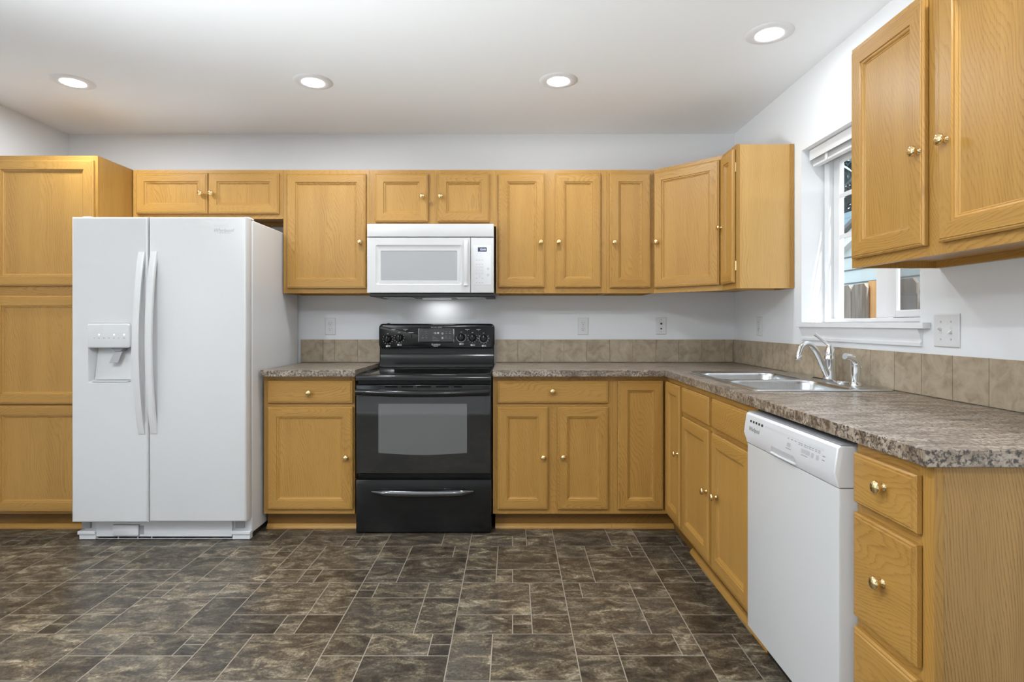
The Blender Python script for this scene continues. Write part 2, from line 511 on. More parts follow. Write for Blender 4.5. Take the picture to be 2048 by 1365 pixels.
def tag(o, label, cat, group=None, kind=None):
    o['label'] = label; o['category'] = cat
    if group: o['group'] = group
    if kind: o['kind'] = kind
    return o
def thing(name, label, cat, loc=(0, 0, 0), rotz=0.0, group=None):
    o = bpy.data.objects.new(name, None); COL.objects.link(o)
    o.empty_display_size = 0.1
    o.location = loc; o.rotation_euler = (0, 0, rotz)
    return tag(o, label, cat, group)
def struct(o):
    o['kind'] = 'structure'; return o
def grid(xs, ys, cells, z0, z1, axis='z', mat=0):
    """solid of grid cells with real outer edges only; axis = extrusion axis"""
    mb = MB(); nx, ny = len(xs) - 1, len(ys) - 1
    def P(i, j, t):
        a, b_ = xs[i], ys[j]
        return {'z': (a, b_, t), 'x': (t, a, b_), 'y': (a, t, b_)}[axis]
    on = lambda i, j: 0 <= i < nx and 0 <= j < ny and cells(i, j)
    for i in range(nx):
        for j in range(ny):
            if not on(i, j): continue
            mb.add([P(i, j, z1), P(i + 1, j, z1), P(i + 1, j + 1, z1), P(i, j + 1, z1)], [(0, 1, 2, 3)], mat)
            mb.add([P(i, j, z0), P(i, j + 1, z0), P(i + 1, j + 1, z0), P(i + 1, j, z0)], [(0, 1, 2, 3)], mat)
            for (di, dj, a, b_) in ((-1, 0, (i, j), (i, j + 1)), (1, 0, (i + 1, j + 1), (i + 1, j)), (0, -1, (i + 1, j), (i, j)), (0, 1, (i, j + 1), (i + 1, j + 1))):
                if not on(i + di, j + dj):
                    mb.add([P(*a, z0), P(*a, z1), P(*b_, z1), P(*b_, z0)], [(0, 1, 2, 3)], mat)
    return mb

# ------------------------------------------------------------------ ROOM
PX, PY = 0.4515, 0.4286
X0, Y0 = -0.2235, 3.030 - CD     # a node of the tile pattern
A_ = [(0, 0, 6, 12), (0, 12, 6, 18), (6, 0, 18, 12), (6, 12, 9, 15), (6, 15, 9, 18), (9, 12, 18, 18)]
B_ = [(0, 0, 12, 12), (12, 0, 18, 12), (0, 12, 9, 18), (9, 12, 12, 15), (9, 15, 12, 18), (12, 12, 18, 18)]
C_ = [(0, 0, 6, 6), (6, 0, 15, 6), (15, 0, 18, 3), (15, 3, 18, 6), (0, 6, 6, 18), (6, 6, 18, 18)]
D_ = [(0, 0, 3, 3), (0, 3, 3, 6), (3, 0, 12, 6), (12, 0, 18, 6), (0, 6, 12, 18), (12, 6, 18, 18)]
fl = MB()
fl.box(XL - 0.2, XR + 0.2, YF - 0.2, 0.2, -0.05, -0.0006, 1)
g = 0.0020
rf = random.Random(3)
for i in range(-7, 5):
    for j in range(-3, 11):
        pat = (A_ if j % 2 == 0 else B_) if i % 2 == 0 else (C_ if j % 2 == 0 else D_)
        ox, oy = X0 + i * PX, Y0 - j * PY
        for (u0, v0, u1, v1) in pat:
            t = (rf.random(), rf.random(), rf.random())
            a, b_ = ox + u0 / 18 * PX + g, ox + u1 / 18 * PX - g
            c, d = oy - v1 / 18 * PY + g, oy - v0 / 18 * PY - g
            a, b_ = max(a, XL - 0.15), min(b_, XR + 0.15); c, d = max(c, YF - 0.15), min(d, 0.15)
            if b_ - a < 0.004 or d - c < 0.004: continue
            fl.add([(a, c, 0), (b_, c, 0), (b_, d, 0), (a, d, 0)], [(0, 1, 2, 3)], 0, t)
struct(fl.build('floor', ['floor', 'floor_grout'], smooth=0, flip=False))

WT = 0.17
struct(MB().box(XL - WT, XR + WT, YF - WT, WT, ZC, ZC + 0.12).build('ceiling', 'ceil', smooth=0))
struct(MB().box(XL - WT, XR + WT, 0, WT, 0, ZC).build('wall_back', 'wall', smooth=0))
PDY0, PDY1, PDZ = -4.55, -2.75, 2.05             # opening for the added, unseen patio door in the left wall, beside the camera
struct(grid([YF, PDY0, PDY1, 0], [0, PDZ, ZC], lambda i, j: not (i == 1 and j == 0), XL - WT, XL, 'x').build('wall_left', 'wall', smooth=0, merge=True))
WY0, WY1, WZ0, WZ1 = 2.10 - CD, 2.959 - CD, 1.178, 2.063      # kitchen window opening
struct(grid([YF, WY0, WY1, 0], [0, WZ0, WZ1, ZC], lambda i, j: not (i == 1 and j == 1), XR, XR + WT, 'x').build('wall_right', 'wall', smooth=0, merge=True))
# wall behind the camera: a panelled door pair
DX0, DX1, DZ = -2.15, -0.35, 2.03
struct(grid([XL - WT, DX0, DX1, XR + WT], [0, DZ, ZC], lambda i, j: not (i == 1 and j == 0), YF - WT, YF, 'y').build('wall_front', 'wall', smooth=0, merge=True))

def six_panel_door(name, x0, x1):
    d = bpy.data.objects.new(name, None); COL.objects.link(d); d.location = (x0, YF - 0.02, 0); struct(d)
    w = x1 - x0
    mb = MB().box(0, w, -0.035, 0, 0.01, DZ - 0.01)
    mb.build('door_slab', 'trim', d, bevel=0.002)
    st = 0.11; cw = (w - 3 * st) / 2
    for (za, zb) in ((0.22, 0.78), (0.92, 1.52), (1.63, 1.9)):
        for k in range(2):
            xa = st + k * (cw + st)
            p = MB().loft([rect(xa, xa + cw, za, zb, 0.0), rect(xa + .012, xa + cw - .012, za + .012, zb - .012, 0.007),
                           rect(xa + .03, xa + cw - .03, za + .03, zb - .03, 0.003), rect(xa + .05, xa + cw - .05, za + .05, zb - .05, 0.009)])
            p.build('door_panel', 'trim', d)
    kb = MB().lathe([(0.026, 0.0), (0.026, 0.006), (0.01, 0.008), (0.01, 0.03), (0.026, 0.04), (0.028, 0.052), (0.018, 0.062), (0.0, 0.064)], 16, 'y', (0.06, 0, 0.96))
    kb.build('door_knob', 'brass', d)
six_panel_door('door_1', DX0 + 0.004, (DX0 + DX1) / 2 - 0.002)
six_panel_door('door_2', (DX0 + DX1) / 2 + 0.002, DX1 - 0.004)
cs = MB()
for xa, xb in ((DX0 - 0.075, DX0), (DX1, DX1 + 0.075)): cs.box(xa, xb, YF, YF + 0.016, 0, DZ + 0.075)
cs.box(DX0, DX1, YF, YF + 0.016, DZ, DZ + 0.075)
struct(cs.build('trim_2', 'trim', bevel=0.003))
pd = bpy.data.objects.new('added_patio_door', None); COL.objects.link(pd); pd.location = (XL - 0.09, PDY0, 0); struct(pd)  # unseen glazed door, added to let the fill light in
w_ = PDY1 - PDY0
fr = MB().box(0, 0.06, 0, 0.06, 0, PDZ).box(0, 0.06, w_ - 0.06, w_, 0, PDZ).box(0, 0.06, w_ / 2 - 0.04, w_ / 2 + 0.04, 0.08, PDZ - 0.06)
fr.box(0, 0.06, 0.06, w_ - 0.06, 0, 0.08).box(0, 0.06, 0.06, w_ - 0.06, PDZ - 0.06, PDZ)
fr.build('added_door_frame', 'vinyl', pd, bevel=0.002)
MB().box(0.027, 0.033, 0.06, w_ / 2 - 0.04, 0.08, PDZ - 0.06).box(0.027, 0.033, w_ / 2 + 0.04, w_ - 0.06, 0.08, PDZ - 0.06).build('added_door_glass', 'glass', pd)
# unseen fill light outside that door, added to brighten the ceiling
dl = bpy.data.lights.new('ceiling_fill_light', 'AREA'); dl.shape = 'RECTANGLE'; dl.size = 1.9; dl.size_y = 1.7; dl.energy = FILL_W; dl.spread = R(62)
dl.color = (0.96, 0.98, 1.0)
dlo = bpy.data.objects.new('ceiling_fill_light', dl); COL.objects.link(dlo)
dlo.location = (XL - 0.80, (PDY0 + PDY1) / 2, 0.45)
dlo.rotation_euler = Vector((0.75, 0.40, 0.66)).to_track_quat('-Z', 'Y').to_euler()
dlo['kind'] = 'helper'

def base_prof(h=0.083, t=0.014): return [(0, 0), (t, 0), (t, h * 0.62), (t * 0.7, h * 0.72), (t * 0.62, h * 0.86), (t * 0.3, h), (0, h)]
pf = base_prof()
struct(MB().loft([[(XL + a, PDY1 + 0.001, b_) for a, b_ in pf], [(XL + a, -0.53, b_) for a, b_ in pf]]).build('baseboard_left', 'trim'))
struct(MB().loft([[(XR - a, YF + 0.001, b_) for a, b_ in pf], [(XR - a, -2.68, b_) for a, b_ in pf]]).build('baseboard_right', 'trim'))

# ------------------------------------------------------------------ WINDOW over the sink
win = bpy.data.objects.new('window_1', None); COL.objects.link(win); win.location = (1.60, WY1, WZ0); struct(win)
def wbox(mb, xa, xb, ya, yb, za, zb): return mb.box(xa - 1.60, xb - 1.60, ya - WY1, yb - WY1, za - WZ0, zb - WZ0)
mb = MB(); e = 0.002
wbox(mb, 1.605, XR + WT - 0.003, WY1 - 0.045, WY1 - e, WZ0 + e, WZ1 - e); wbox(mb, 1.605, XR + WT - 0.003, WY0 + e, WY0 + 0.045, WZ0 + e, WZ1 - e)
wbox(mb, 1.605, XR + WT - 0.003, WY0 + 0.045, WY1 - 0.045, WZ0 + e, WZ0 + 0.020); wbox(mb, 1.605, XR + WT - 0.003, WY0 + 0.045, WY1 - 0.045, WZ1 - 0.045, WZ1 - e)
mb.build('frame', 'vinyl', win, bevel=0.003)
YM0, YM1 = 2.49 - CD, 2.575 - CD
mb = MB(); wbox(mb, 1.63, 1.655, YM0 + 0.001, YM1, WZ0 + 0.02, WZ1 - 0.045); wbox(mb, 1.63, 1.655, WY1 - 0.095, WY1 - 0.045, WZ0 + 0.02, WZ1 - 0.045)
wbox(mb, 1.63, 1.655, YM1, WY1 - 0.095, WZ1 - 0.085, WZ1 - 0.045)
fs_ = mb.build('fixed_sash', 'vinyl', win, bevel=0.003)
mb = MB(); ys0, ys1 = WY0 + 0.047, 2.47 - CD
wbox(mb, 1.608, 1.629, ys1 - 0.06, ys1, WZ0 + 0.022, WZ1 - 0.047); wbox(mb, 1.608, 1.629, ys0, ys0 + 0.045, WZ0 + 0.022, WZ1 - 0.047)
wbox(mb, 1.608, 1.629, ys0 + 0.045, ys1 - 0.06, WZ0 + 0.022, WZ0 + 0.052); wbox(mb, 1.608, 1.629, ys0 + 0.045, ys1 - 0.06, WZ1 - 0.09, WZ1 - 0.047)
ss_ = mb.build('sliding_sash', 'vinyl', win, bevel=0.003)
mb = MB(); wbox(mb, 1.640, 1.644, YM1, WY1 - 0.095, WZ0 + 0.02, WZ1 - 0.085); mb.build('pane', 'glass', fs_)
mb = MB(); wbox(mb, 1.617, 1.620, ys0 + 0.045, ys1 - 0.06, WZ0 + 0.052, WZ1 - 0.09); mb.build('pane', 'glass', ss_)
mb = MB()
for zc in (rz(1690, 389, 1.637), rz(1690, 472, 1.637)): wbox(mb, 1.632, 1.639, YM1, WY1 - 0.095, zc - 0.011, zc + 0.011)
mb.build('muntin', 'vinyl', fs_, bevel=0.002)
mb = MB(); wbox(mb, 1.6515, 1.652, WY0 + 0.045, YM0, WZ0 + 0.02, WZ1 - 0.045); mb.build('insect_screen', 'screen', win)
# stool and apron
mb = MB()
mb.box(XR - 0.030, XR - 0.0005, ry(1845, 1.46), ry(1592, 1.46), WZ0 - 0.022, WZ0 - 0.0005)
mb.box(XR - 0.001, 1.604, WY0 + 0.001, WY1 - 0.001, WZ0 - 0.0005, WZ0 + 0.0015)
st = mb.build('trim_1', 'trim', bevel=0.004); struct(st)
ya, yb = ry(1838, 1.475), ry(1600, 1.475)
ap = [(0, 0), (0.010, 0), (0.011, 0.012), (0.006, 0.016), (0.006, 0.024), (0.010, 0.030), (0.014, 0.046), (0.019, 0.056), (0.020, 0.064), (0, 0.064)]
MB().loft([[(XR - 0.0005 - a, ya, WZ0 - 0.0865 + b_) for a, b_ in ap], [(XR - 0.0005 - a, yb, WZ0 - 0.0865 + b_) for a, b_ in ap]]).build('window_apron', 'trim', st)

# blind, pulled up
bl = thing('window_blind', 'white mini blind pulled up tight at the top of the window', 'blind', (1.55, (WY0 + WY1) / 2, WZ1 - 0.09))
hw = (WY1 - WY0) / 2 - 0.012
MB().box(-0.022, 0.022, -hw, hw, 0.044, 0.086).build('headrail', 'vinyl', bl, bevel=0.003)
MB().box(-0.026, -0.023, -hw, hw, 0.034, 0.087).build('valance', 'vinyl', bl, bevel=0.001)
for k in range(9):
    MB().box(-0.0125, 0.0125, -hw + 0.012, hw - 0.012, 0.015 + k * 0.0031, 0.0162 + k * 0.0031).build('slat', 'vinyl', bl)
MB().box(-0.014, 0.014, -hw + 0.012, hw - 0.012, 0.0, 0.0125).build('bottom_rail', 'vinyl', bl, bevel=0.002)
for yy in (hw - 0.14, -hw + 0.14):
    MB().box(-0.0165, -0.0145, yy - 0.012, yy + 0.012, 0.001, 0.043).build('ladder_tape', 'vinyl', bl)

# ------------------------------------------------------------------ OUTSIDE the window
struct(MB().box(XR + WT + 0.02, 14, -8, 14, -0.35, -0.25).build('ground', 'soil', smooth=0))
FX = 2.30
fence = thing('wooden_fence', 'weathered grey board fence outside the window with one fresh orange board', 'fence', (FX, 0, -0.25))
ftop = 1.175 + 77 * FX / 679 + 0.25
def picket(y0, y1, mat='picket', dx=0.0, top=ftop, flat=False):
    c = 0.028 if not flat else 0.002
    pl = [(y0, 0), (y1, 0), (y1, top - c), (y1 - c, top), (y0 + c, top), (y0, top - c)]
    return MB().prism(pl, 'x', dx, dx + 0.018).build('picket', mat, fence, bevel=0.001)
yp = [ry(p, FX) for p in (1681, 1702, 1734)]
wpk = yp[1] - yp[2] - 0.008
picket(yp[2] + 0.004, yp[1] - 0.004); picket(yp[1] + 0.004, yp[1] + wpk)
yy = yp[1] + wpk + 0.008
for k in range(14): picket(yy, yy + wpk, top=ftop + random.uniform(-0.01, 0.012)); yy += wpk + 0.008
picket(ry(1754, FX + 0.02), ry(1736, FX + 0.02), 'new_wood', 0.022, ftop + 0.012, True)
yb_ = ry(1797, FX)
p1 = ry(1832, FX)
picket(p1 + 0.0, p1 + 0.155); picket(p1 + 0.163, p1 + 0.30)
yy = p1 - 0.03
for k in range(8): picket(yy - wpk, yy, top=ftop + random.uniform(-0.01, 0.01)); yy -= wpk + 0.008
for zz in (0.35, 1.25): MB().box(0.041, 0.08, -4.0, 4.0, zz, zz + 0.09).build('rail', 'picket', fence)
MB().box(0.020, 0.040, p1 - 0.02, p1 + 0.03, ftop - 0.21, ftop - 0.135).build('rail_block', 'new_wood', fence)

HX = 4.2
house = thing('neighbor_house', 'pale aqua lap-sided house with a white rake board beyond the fence', 'house', (HX, 0, -0.25))
ye, yk = 4.2, -1.2       # eave corner, ridge
ze = rz(1684, 508, HX) + 0.25
sl = 0.42
zr = ze + sl * (ry(1684, HX) - yk)
y_e = ry(1684, HX) + 1.2; z_e = ze - sl * 1.2
wl = MB(); wl.prism([(y_e, 0), (yk, 0), (yk, zr), (y_e, z_e)], 'x', 0.02, 0.4)
wl.build('siding', 'siding', house)
lp = MB()
zz = 0.10
while zz < zr:
    yl = y_e if zz < z_e else y_e - (zz - z_e) / sl
    if yl > yk + 0.05: lp.box(0.008, 0.02, yk, yl, zz, zz + 0.014)
    zz += 0.165
lp.build('siding_lap', 'siding_line', house)
MB().prism([(y_e + 0.3, z_e - 0.126), (yk, zr), (yk, zr + 0.15), (y_e + 0.3, z_e + 0.024)], 'x', -0.06, 0.02).build('rake_board', 'vinyl', house)
MB().prism([(y_e + 0.35, z_e + 0.01), (yk, zr + 0.155), (yk, zr + 0.21), (y_e + 0.35, z_e + 0.06)], 'x', -0.12, 3.0).build('roof', 'roofing', house)
HX2 = 7.5
shed = thing('blue_outbuilding', 'blue-grey board-clad building with grey lower roof behind the aqua house', 'house', (HX2, 0, -0.25))
b2 = MB()
zt = rz(1690, 425, HX2) + 0.25; zl = rz(1690, 474, HX2) + 0.25
k = 0; zz = zl
while zz < zt - 0.02:
    b2.prism([(0.0, zz), (0.06, zz), (0.0, zz + 0.13)], 'y', -2, 14); zz += 0.135
b2.box(0.06, 0.3, -2, 14, 0, zt)
b2.build('boarding', 'blue_board', shed)
MB().prism([(-0.02, zl - 0.02), (-1.6, zl - 0.75), (-1.6, zl - 0.85), (-0.02, zl - 0.12)], 'y', 6.2, 14).build('roof', 'roofing', shed)

tree = thing('evergreen_tree', 'dark blue-green tree standing behind the houses, seen in the top pane', 'tree', (11.6, 14.6, -0.25))
MB().lathe([(0.22, 0), (0.18, 2.5), (0.10, 6.0)], 10).build('trunk', 'bark', tree)
lf = MB(); rt = random.Random(5)
for k in range(8000):
    z = rt.uniform(3.0, 11.0); r_ = min(3.4, (12.2 - z) * 0.42) * math.sqrt(rt.random()) + 0.1; a = rt.uniform(0, 2 * PI)
    c = Vector((r_ * math.cos(a), r_ * math.sin(a) * 1.6, z)); s_ = rt.uniform(0.16, 0.40)
    u = Vector((rt.uniform(-1, 1), rt.uniform(-1, 1), rt.uniform(-1, 1))).normalized(); w2 = u.orthogonal().normalized()
    lf.add([c - u * s_, c + w2 * s_ * 0.5, c + u * s_, c - w2 * s_ * 0.5], [(0, 1, 2, 3)], 0 if rt.random() < 0.86 else 1)
lf.build('foliage', ['leaf', 'leaf2'], tree, flip=False, smooth=0)['kind'] = 'stuff'

# ------------------------------------------------------------------ RECESSED CEILING LIGHTS
LC = [(-2.302, 3.016, 'round recessed ceiling light at far left, above the refrigerator'),
      (-1.043, 3.014, 'round recessed ceiling light in the ceiling left of the microwave, second from left'),
      (0.242, 3.0, 'round recessed ceiling light right of the range, third from left'),
      (1.124, 2.512, 'round recessed ceiling light nearest the right wall, above the sink'),
      (1.10, 0.95, 'round recessed ceiling light over the near end of the counter, outside the photo'),
      (-1.9, 0.95, 'round recessed ceiling light left of the camera, outside the photo'),
      (-0.4, 0.35, 'round recessed ceiling light above the camera, outside the photo')]
for (x, Z, lab) in LC:
    L = thing('recessed_light', lab, 'ceiling light', (x, Z - CD, ZC - 0.012), 0, 'recessed ceiling lights')
    MB().lathe([(0.060, 0.0115), (0.057, 0.007), (0.062, 0.004), (0.080, 0.005), (0.097, 0.009), (0.100, 0.0115)], 40).build('trim_ring', 'trim', L)
    MB().lathe([(0.0001, -0.004), (0.032, -0.002), (0.050, 0.002), (0.057, 0.006), (0.057, 0.0095), (0.0001, 0.0095)], 40).build('lens', 'lens', L)
    ld = bpy.data.lights.new('recessed_lamp', 'AREA'); ld.shape = 'DISK'; ld.size = 0.11; ld.energy = LAMP_W * ((1.5 if x > 1 else 2.9) if Z < 1.5 else (0.27 if x > 1 else (1.1 if x < -2 else 0.84)))
    ld.color = (0.895, 0.955, 1.0)
    lo = bpy.data.objects.new('lamp', ld); COL.objects.link(lo); lo.parent = L; lo.location = (0, 0, -0.006)

# ------------------------------------------------------------------ CABINET KIT
DP = [(0, 0.0), (0, 0.0135), (0.005, 0.0175), (0.0085, 0.0170), (0.0100, 0.0195), (0.052, 0.0195), (0.0535, 0.0150), (0.0565, 0.0150),
      (0.059, 0.0148), (0.062, 0.0125), (0.064, 0.0095), (0.0665, 0.0095), (0.069, 0.0075)]
WP = [(0, 0.0), (0, 0.0125), (0.004, 0.0165), (0.0085, 0.0160), (0.0105, 0.0195)]
def knob(parent, x, y, z):
    """round brass knob sticking out towards -y"""
    pr = [(0.0001, 0.0), (0.0095, 0.0), (0.0095, -0.002), (0.006, -0.004), (0.0052, -0.010), (0.0065, -0.013), (0.012, -0.0145),
          (0.0155, -0.018), (0.0160, -0.0215), (0.0142, -0.0255), (0.0095, -0.0285), (0.0040, -0.0298), (0.0001, -0.030)]
    return MB().lathe([(r, t) for r, t in pr], 20, 'y', (x, y, z)).build('knob', 'brass', parent, smooth=60)

def panel_door(parent, x0, x1, z0, z1, y, kn=None, mats=('oak_v', 'oak_h', 'oak_p')):
    loops = [rect(x0 + i, x1 - i, z0 + i, z1 - i, y - max(t, 0.0022)) for i, t in DP]
    n = len(DP)
    mf = lambda i, k: (2 if i == n - 1 else (1 if k in (0, 2) else 0))
    d = MB().loft(loops, mf).build('door', list(mats), parent, smooth=0)
    if kn: knob(d, kn[0], y - 0.0195, kn[1])
    return d
def drawer_front(parent, x0, x1, z0, z1, y, kn=None):
    loops = [rect(x0 + i, x1 - i, z0 + i, z1 - i, y - max(t, 0.0022)) for i, t in WP]
    d = MB().loft(loops, 0).build('drawer', ['oak_h'], parent, smooth=0)
    if kn: knob(d, kn[0], y - 0.0195, kn[1])
    return d
def face_frame(parent, w, z0, z1, y, stiles, rails, t=0.019):
    """stiles: (x0,x1) full height; rails: (x0,x1,z0,z1)"""
    mb = MB()
    for a, b_ in stiles: mb.box(a, b_, y - t, y, z0, z1, 0)
    for a, b_, c, d in rails: mb.box(a, b_, y - t, y, c, d, 1)
    return mb.build('face_frame', ['oak_v', 'oak_h'], parent, smooth=0)
def carcass(parent, w, z0, z1, d, top=True, lift=0.022, back=True, mats=('oak_s', 'oak_h'), dy=0.002):
    mb = MB()
    mb.box(0, 0.013, -d, -dy, z0, z1, 0).box(w - 0.013, w, -d, -dy, z0, z1, 0)
    mb.box(0.013, w - 0.013, -d, -dy, z0 + lift, z0 + lift + 0.013, 1)
    if top: mb.box(0.013, w - 0.013, -d, -dy, z1 - 0.013, z1, 1)
    if back: mb.box(0.013, w - 0.013, -0.012 - dy, -dy, z0 + lift + 0.013, z1 - 0.013, 0)
    if lift > 0.001: mb.box(0.013, w - 0.013, -0.02 - dy, -dy, z0, z0 + lift, 1)
    return mb.build('carcass', list(mats), parent, smooth=0)

FD = 0.305; DDW = FD + 0.0195           # wall cabinets: face, door front
ZW0, ZW1 = 1.360, 2.121
def wall_cab(label, x0, x1, z0, z1, doors, mids=(), name='wall_cabinet', st=0.032, rt_=0.030, rb=0.030):
    """doors: (px0, px1, py0, py1, knob px, knob py) in photo pixels on the door plane"""
    x1 -= 0.0008; w = x1 - x0
    c = thing(name, label, 'cabinet', (x0, 0, z0))
    h = z1 - z0
    carcass(c, w, 0, h, FD - 0.019)
    sl0 = bx(doors[0][0], DDW) - x0 + 0.012; sr0 = bx(doors[-1][1], DDW) - x0 - 0.012
    stl = [(0, sl0), (sr0, w)] + [(bx(a, FD) - x0 - 0.004, bx(b_, FD) - x0 + 0.004) for a, b_ in mids]
    stl.sort()
    rl = []
    for (a, b_), (c2, d2) in zip(stl[:-1], stl[1:]):
        rl += [(b_, c2, h - rt_ - 0.012, h), (b_, c2, 0, rb + 0.012)]
    face_frame(c, w, 0, h, -(FD - 0.019), stl, rl)
    for (p0, p1, q0, q1, kx, kz) in doors:
        panel_door(c, bx(p0, DDW) - x0, bx(p1, DDW) - x0, bz(q1, DDW) - z0, bz(q0, DDW) - z0, -FD - 0.0004,
                   None if kx is None else (bx(kx, DDW + 0.02) - x0, bz(kz, DDW + 0.02) - z0))
    return c

xa = bx(267, FD) - 0.002
xb, xc, xd, xe, xf = bx(567, FD), bx(739, FD), bx(992, FD), bx(1213, FD), bx(1307.5, FD)
wall_cab('short oak two-door cabinet above the refrigerator', xa, xb, bz(438, FD), ZW1,
         [(271, 414, 346, 427.5, 399, 385.5), (416, 557, 346, 427.5, 420.5, 385.5)], mids=[(412, 419)])
wall_cab('oak single-door wall cabinet between refrigerator and microwave', xb, xc, ZW0, ZW1, [(573, 731, 347.5, 577, 719, 484)])
wall_cab('short oak cabinet with two square doors above the microwave', xc, xd, 1.7725, ZW1,
         [(750, 855.5, 347, 444, 844, 392), (875, 979, 347, 444, 881, 392)], mids=[(851, 879)])
wall_cab('oak wall cabinet with two tall doors right of the microwave', xd, xe, ZW0, ZW1,
         [(997, 1089.5, 346.5, 575.5, 1082, 484), (1111, 1202, 346.5, 575.5, 1118, 484)], mids=[(1085, 1115)])
wall_cab('narrow oak wall cabinet with one door beside the diagonal corner cabinet', xe, xf, ZW0, ZW1, [(1220, 1302, 346.5, 576, 1230, 484.5)])

# diagonal corner wall cabinet
X_a = xf; Y_b = -(XR - X_a)            # 24 x 24 in corner footprint
dg_ = thing('corner_wall_cabinet', 'diagonal oak corner wall cabinet with a wide angled door', 'cabinet', (X_a, 0, ZW0))
foot = [(0.0008, -0.002), (0.0008, -FD), (XR - FD - X_a, Y_b + 0.001), (XR - 0.002 - X_a, Y_b + 0.001), (XR - 0.002 - X_a, -0.002)]
hh = ZW1 - ZW0
mb = MB(); mb.prism(foot, 'z', 0.022, hh, 0)
mb.build('carcass', ['oak_s'], dg_, smooth=0)
ang = math.atan2(foot[2][1] - foot[1][1], foot[2][0] - foot[1][0])
flen = math.hypot(foot[2][0] - foot[1][0], foot[2][1] - foot[1][1])
Mx = Matrix.Translation((foot[1][0], foot[1][1], 0)) @ Matrix.Rotation(ang, 4, 'Z')
def put(o, mtx): o.matrix_local = mtx; return o
f_ = MB(); f_.box(0.0, 0.030, -0.0012, 0.012, 0, hh, 0).box(flen - 0.030, flen, -0.0012, 0.012, 0, hh, 0)
f_.box(0.03, flen - 0.03, -0.0012, 0.012, 0, 0.042, 1).box(0.03, flen - 0.03, -0.0012, 0.012, hh - 0.042, hh, 1)
put(f_.build('face_frame', ['oak_v', 'oak_h'], dg_, smooth=0), Mx)
d_ = panel_door(dg_, 0.012, flen - 0.012, 0.031, hh - 0.025, -0.0018)
put(d_, Mx)
knob(d_, 0.037, -0.0213, bz(484.5, 0.34) - ZW0)

# narrow wall cabinet on the right wall, and the big near one: built in a frame whose -y faces the room
def rot_right(x_far, z): return dict(loc=(XR, x_far, z), rotz=R(-90))
ynw = Y_b + 0.0002
wn_ = 0.198
c = thing('wall_cabinet', 'narrow oak wall cabinet by the window, its pale wide side panel facing the room', 'cabinet', (XR, ynw, ZW0), R(-90))
cb = carcass(c, wn_, 0, hh, FD - 0.019, mats=('oak_pale', 'oak_h'))
face_frame(c, wn_, 0, hh, -(FD - 0.019), [(0, 0.03), (wn_ - 0.03, wn_)], [(0.03, wn_ - 0.03, 0, 0.042), (0.03, wn_ - 0.03, hh - 0.042, hh)])
dd = panel_door(c, 0.012, wn_ - 0.006, 0.031, hh - 0.025, -FD - 0.0012, (0.037, bz(484, 0.34) - ZW0 + 0.035))
for zz in (0.12, hh - 0.12): MB().lathe([(0.0001, zz - 0.025), (0.004, zz - 0.025), (0.004, zz + 0.025), (0.0001, zz + 0.025)], 8, 'z', (wn_ - 0.004, -FD - 0.003, 0)).build('hinge', 'brass', c)
MB().box(wn_, wn_ + 0.004, -0.024, -0.002, 0, hh).build('scribe_strip', 'oak_v', c)

yfar = 2.004 - CD
c = thing('wall_cabinet', 'large oak wall cabinet in the right foreground, two doors above the light switch', 'cabinet', (XR, yfar, 1.366), R(-90))
wbig = 0.84; hb = 2.126 - 1.366
carcass(c, wbig, 0, hb, FD - 0.019)
def rl_(px, X): return yfar - ry(px, X)
DXP = XR - FD - 0.0195
d1a, d1b = rl_(1700.5, DXP), rl_(1845, DXP)
d2a = rl_(1873.5, DXP); d2b = d2a + (d1b - d1a)
face_frame(c, wbig, 0, hb, -(FD - 0.019), [(0, 0.03), (d1b - 0.012, d2a + 0.012), (d2b - 0.012, wbig)],
           [(0.03, d1b - 0.012, 0, 0.042), (0.03, d1b - 0.012, hb - 0.042, hb), (d2a + 0.012, d2b - 0.012, 0, 0.042), (d2a + 0.012, d2b - 0.012, hb - 0.042, hb)])
z_a, z_b = rz(1700.5, 519, DXP) - 1.366, 2.103 - 1.366
panel_door(c, max(d1a, 0.003), d1b, z_a, z_b, -FD - 0.0004, (rl_(1822, DXP - 0.022), rz(1822, 303, DXP - 0.022) - 1.366))
panel_door(c, d2a, d2b, z_a, z_b, -FD - 0.0004, (rl_(1876, DXP - 0.022), rz(1876, 279, DXP - 0.022) - 1.366))

# ------------------------------------------------------------------ PANTRY
PD = 0.60; DPB = PD + 0.0195
px0, px1 = XL + 0.004, bx(196, PD) - 0.001
p = thing('pantry_cabinet', 'tall oak pantry cabinet with three stacked doors at far left', 'cabinet', (px0, 0, 0))
w = px1 - px0
mb = MB(); mb.box(0, w, -PD + 0.019, -0.002, 0.098, 2.1225, 0); mb.build('carcass', ['oak_s'], p, smooth=0)
dzs = [(320, 572), (592, 809), (812, 1025)]
dzv = [(bz(b_, DPB), bz(a, DPB)) for a, b_ in dzs]
dx0, dx1 = -2.925 - px0, bx(185.5, DPB) - px0
face_frame(p, w, 0.098, 2.1225, -(PD - 0.019), [(0, dx0 + 0.012), (dx1 - 0.012, w)],
           [(dx0 + 0.012, dx1 - 0.012, 0.098, 0.14), (dx0 + 0.012, dx1 - 0.012, 0.70, 0.74), (dx0 + 0.012, dx1 - 0.012, 1.31, 1.40), (dx0 + 0.012, dx1 - 0.012, 2.075, 2.1225)])
for a, b_ in dzv: panel_door(p, dx0, dx1, a, b_, -PD - 0.0004)
MB().box(0.02, w, -0.55, -0.53, 0.0005, 0.097).build('toe_kick', 'oak_toe_shaded', p, smooth=0)
shoe = [(0, 0), (-0.019, 0), (-0.019, 0.006), (-0.014, 0.016), (-0.006, 0.024), (0, 0.026)]
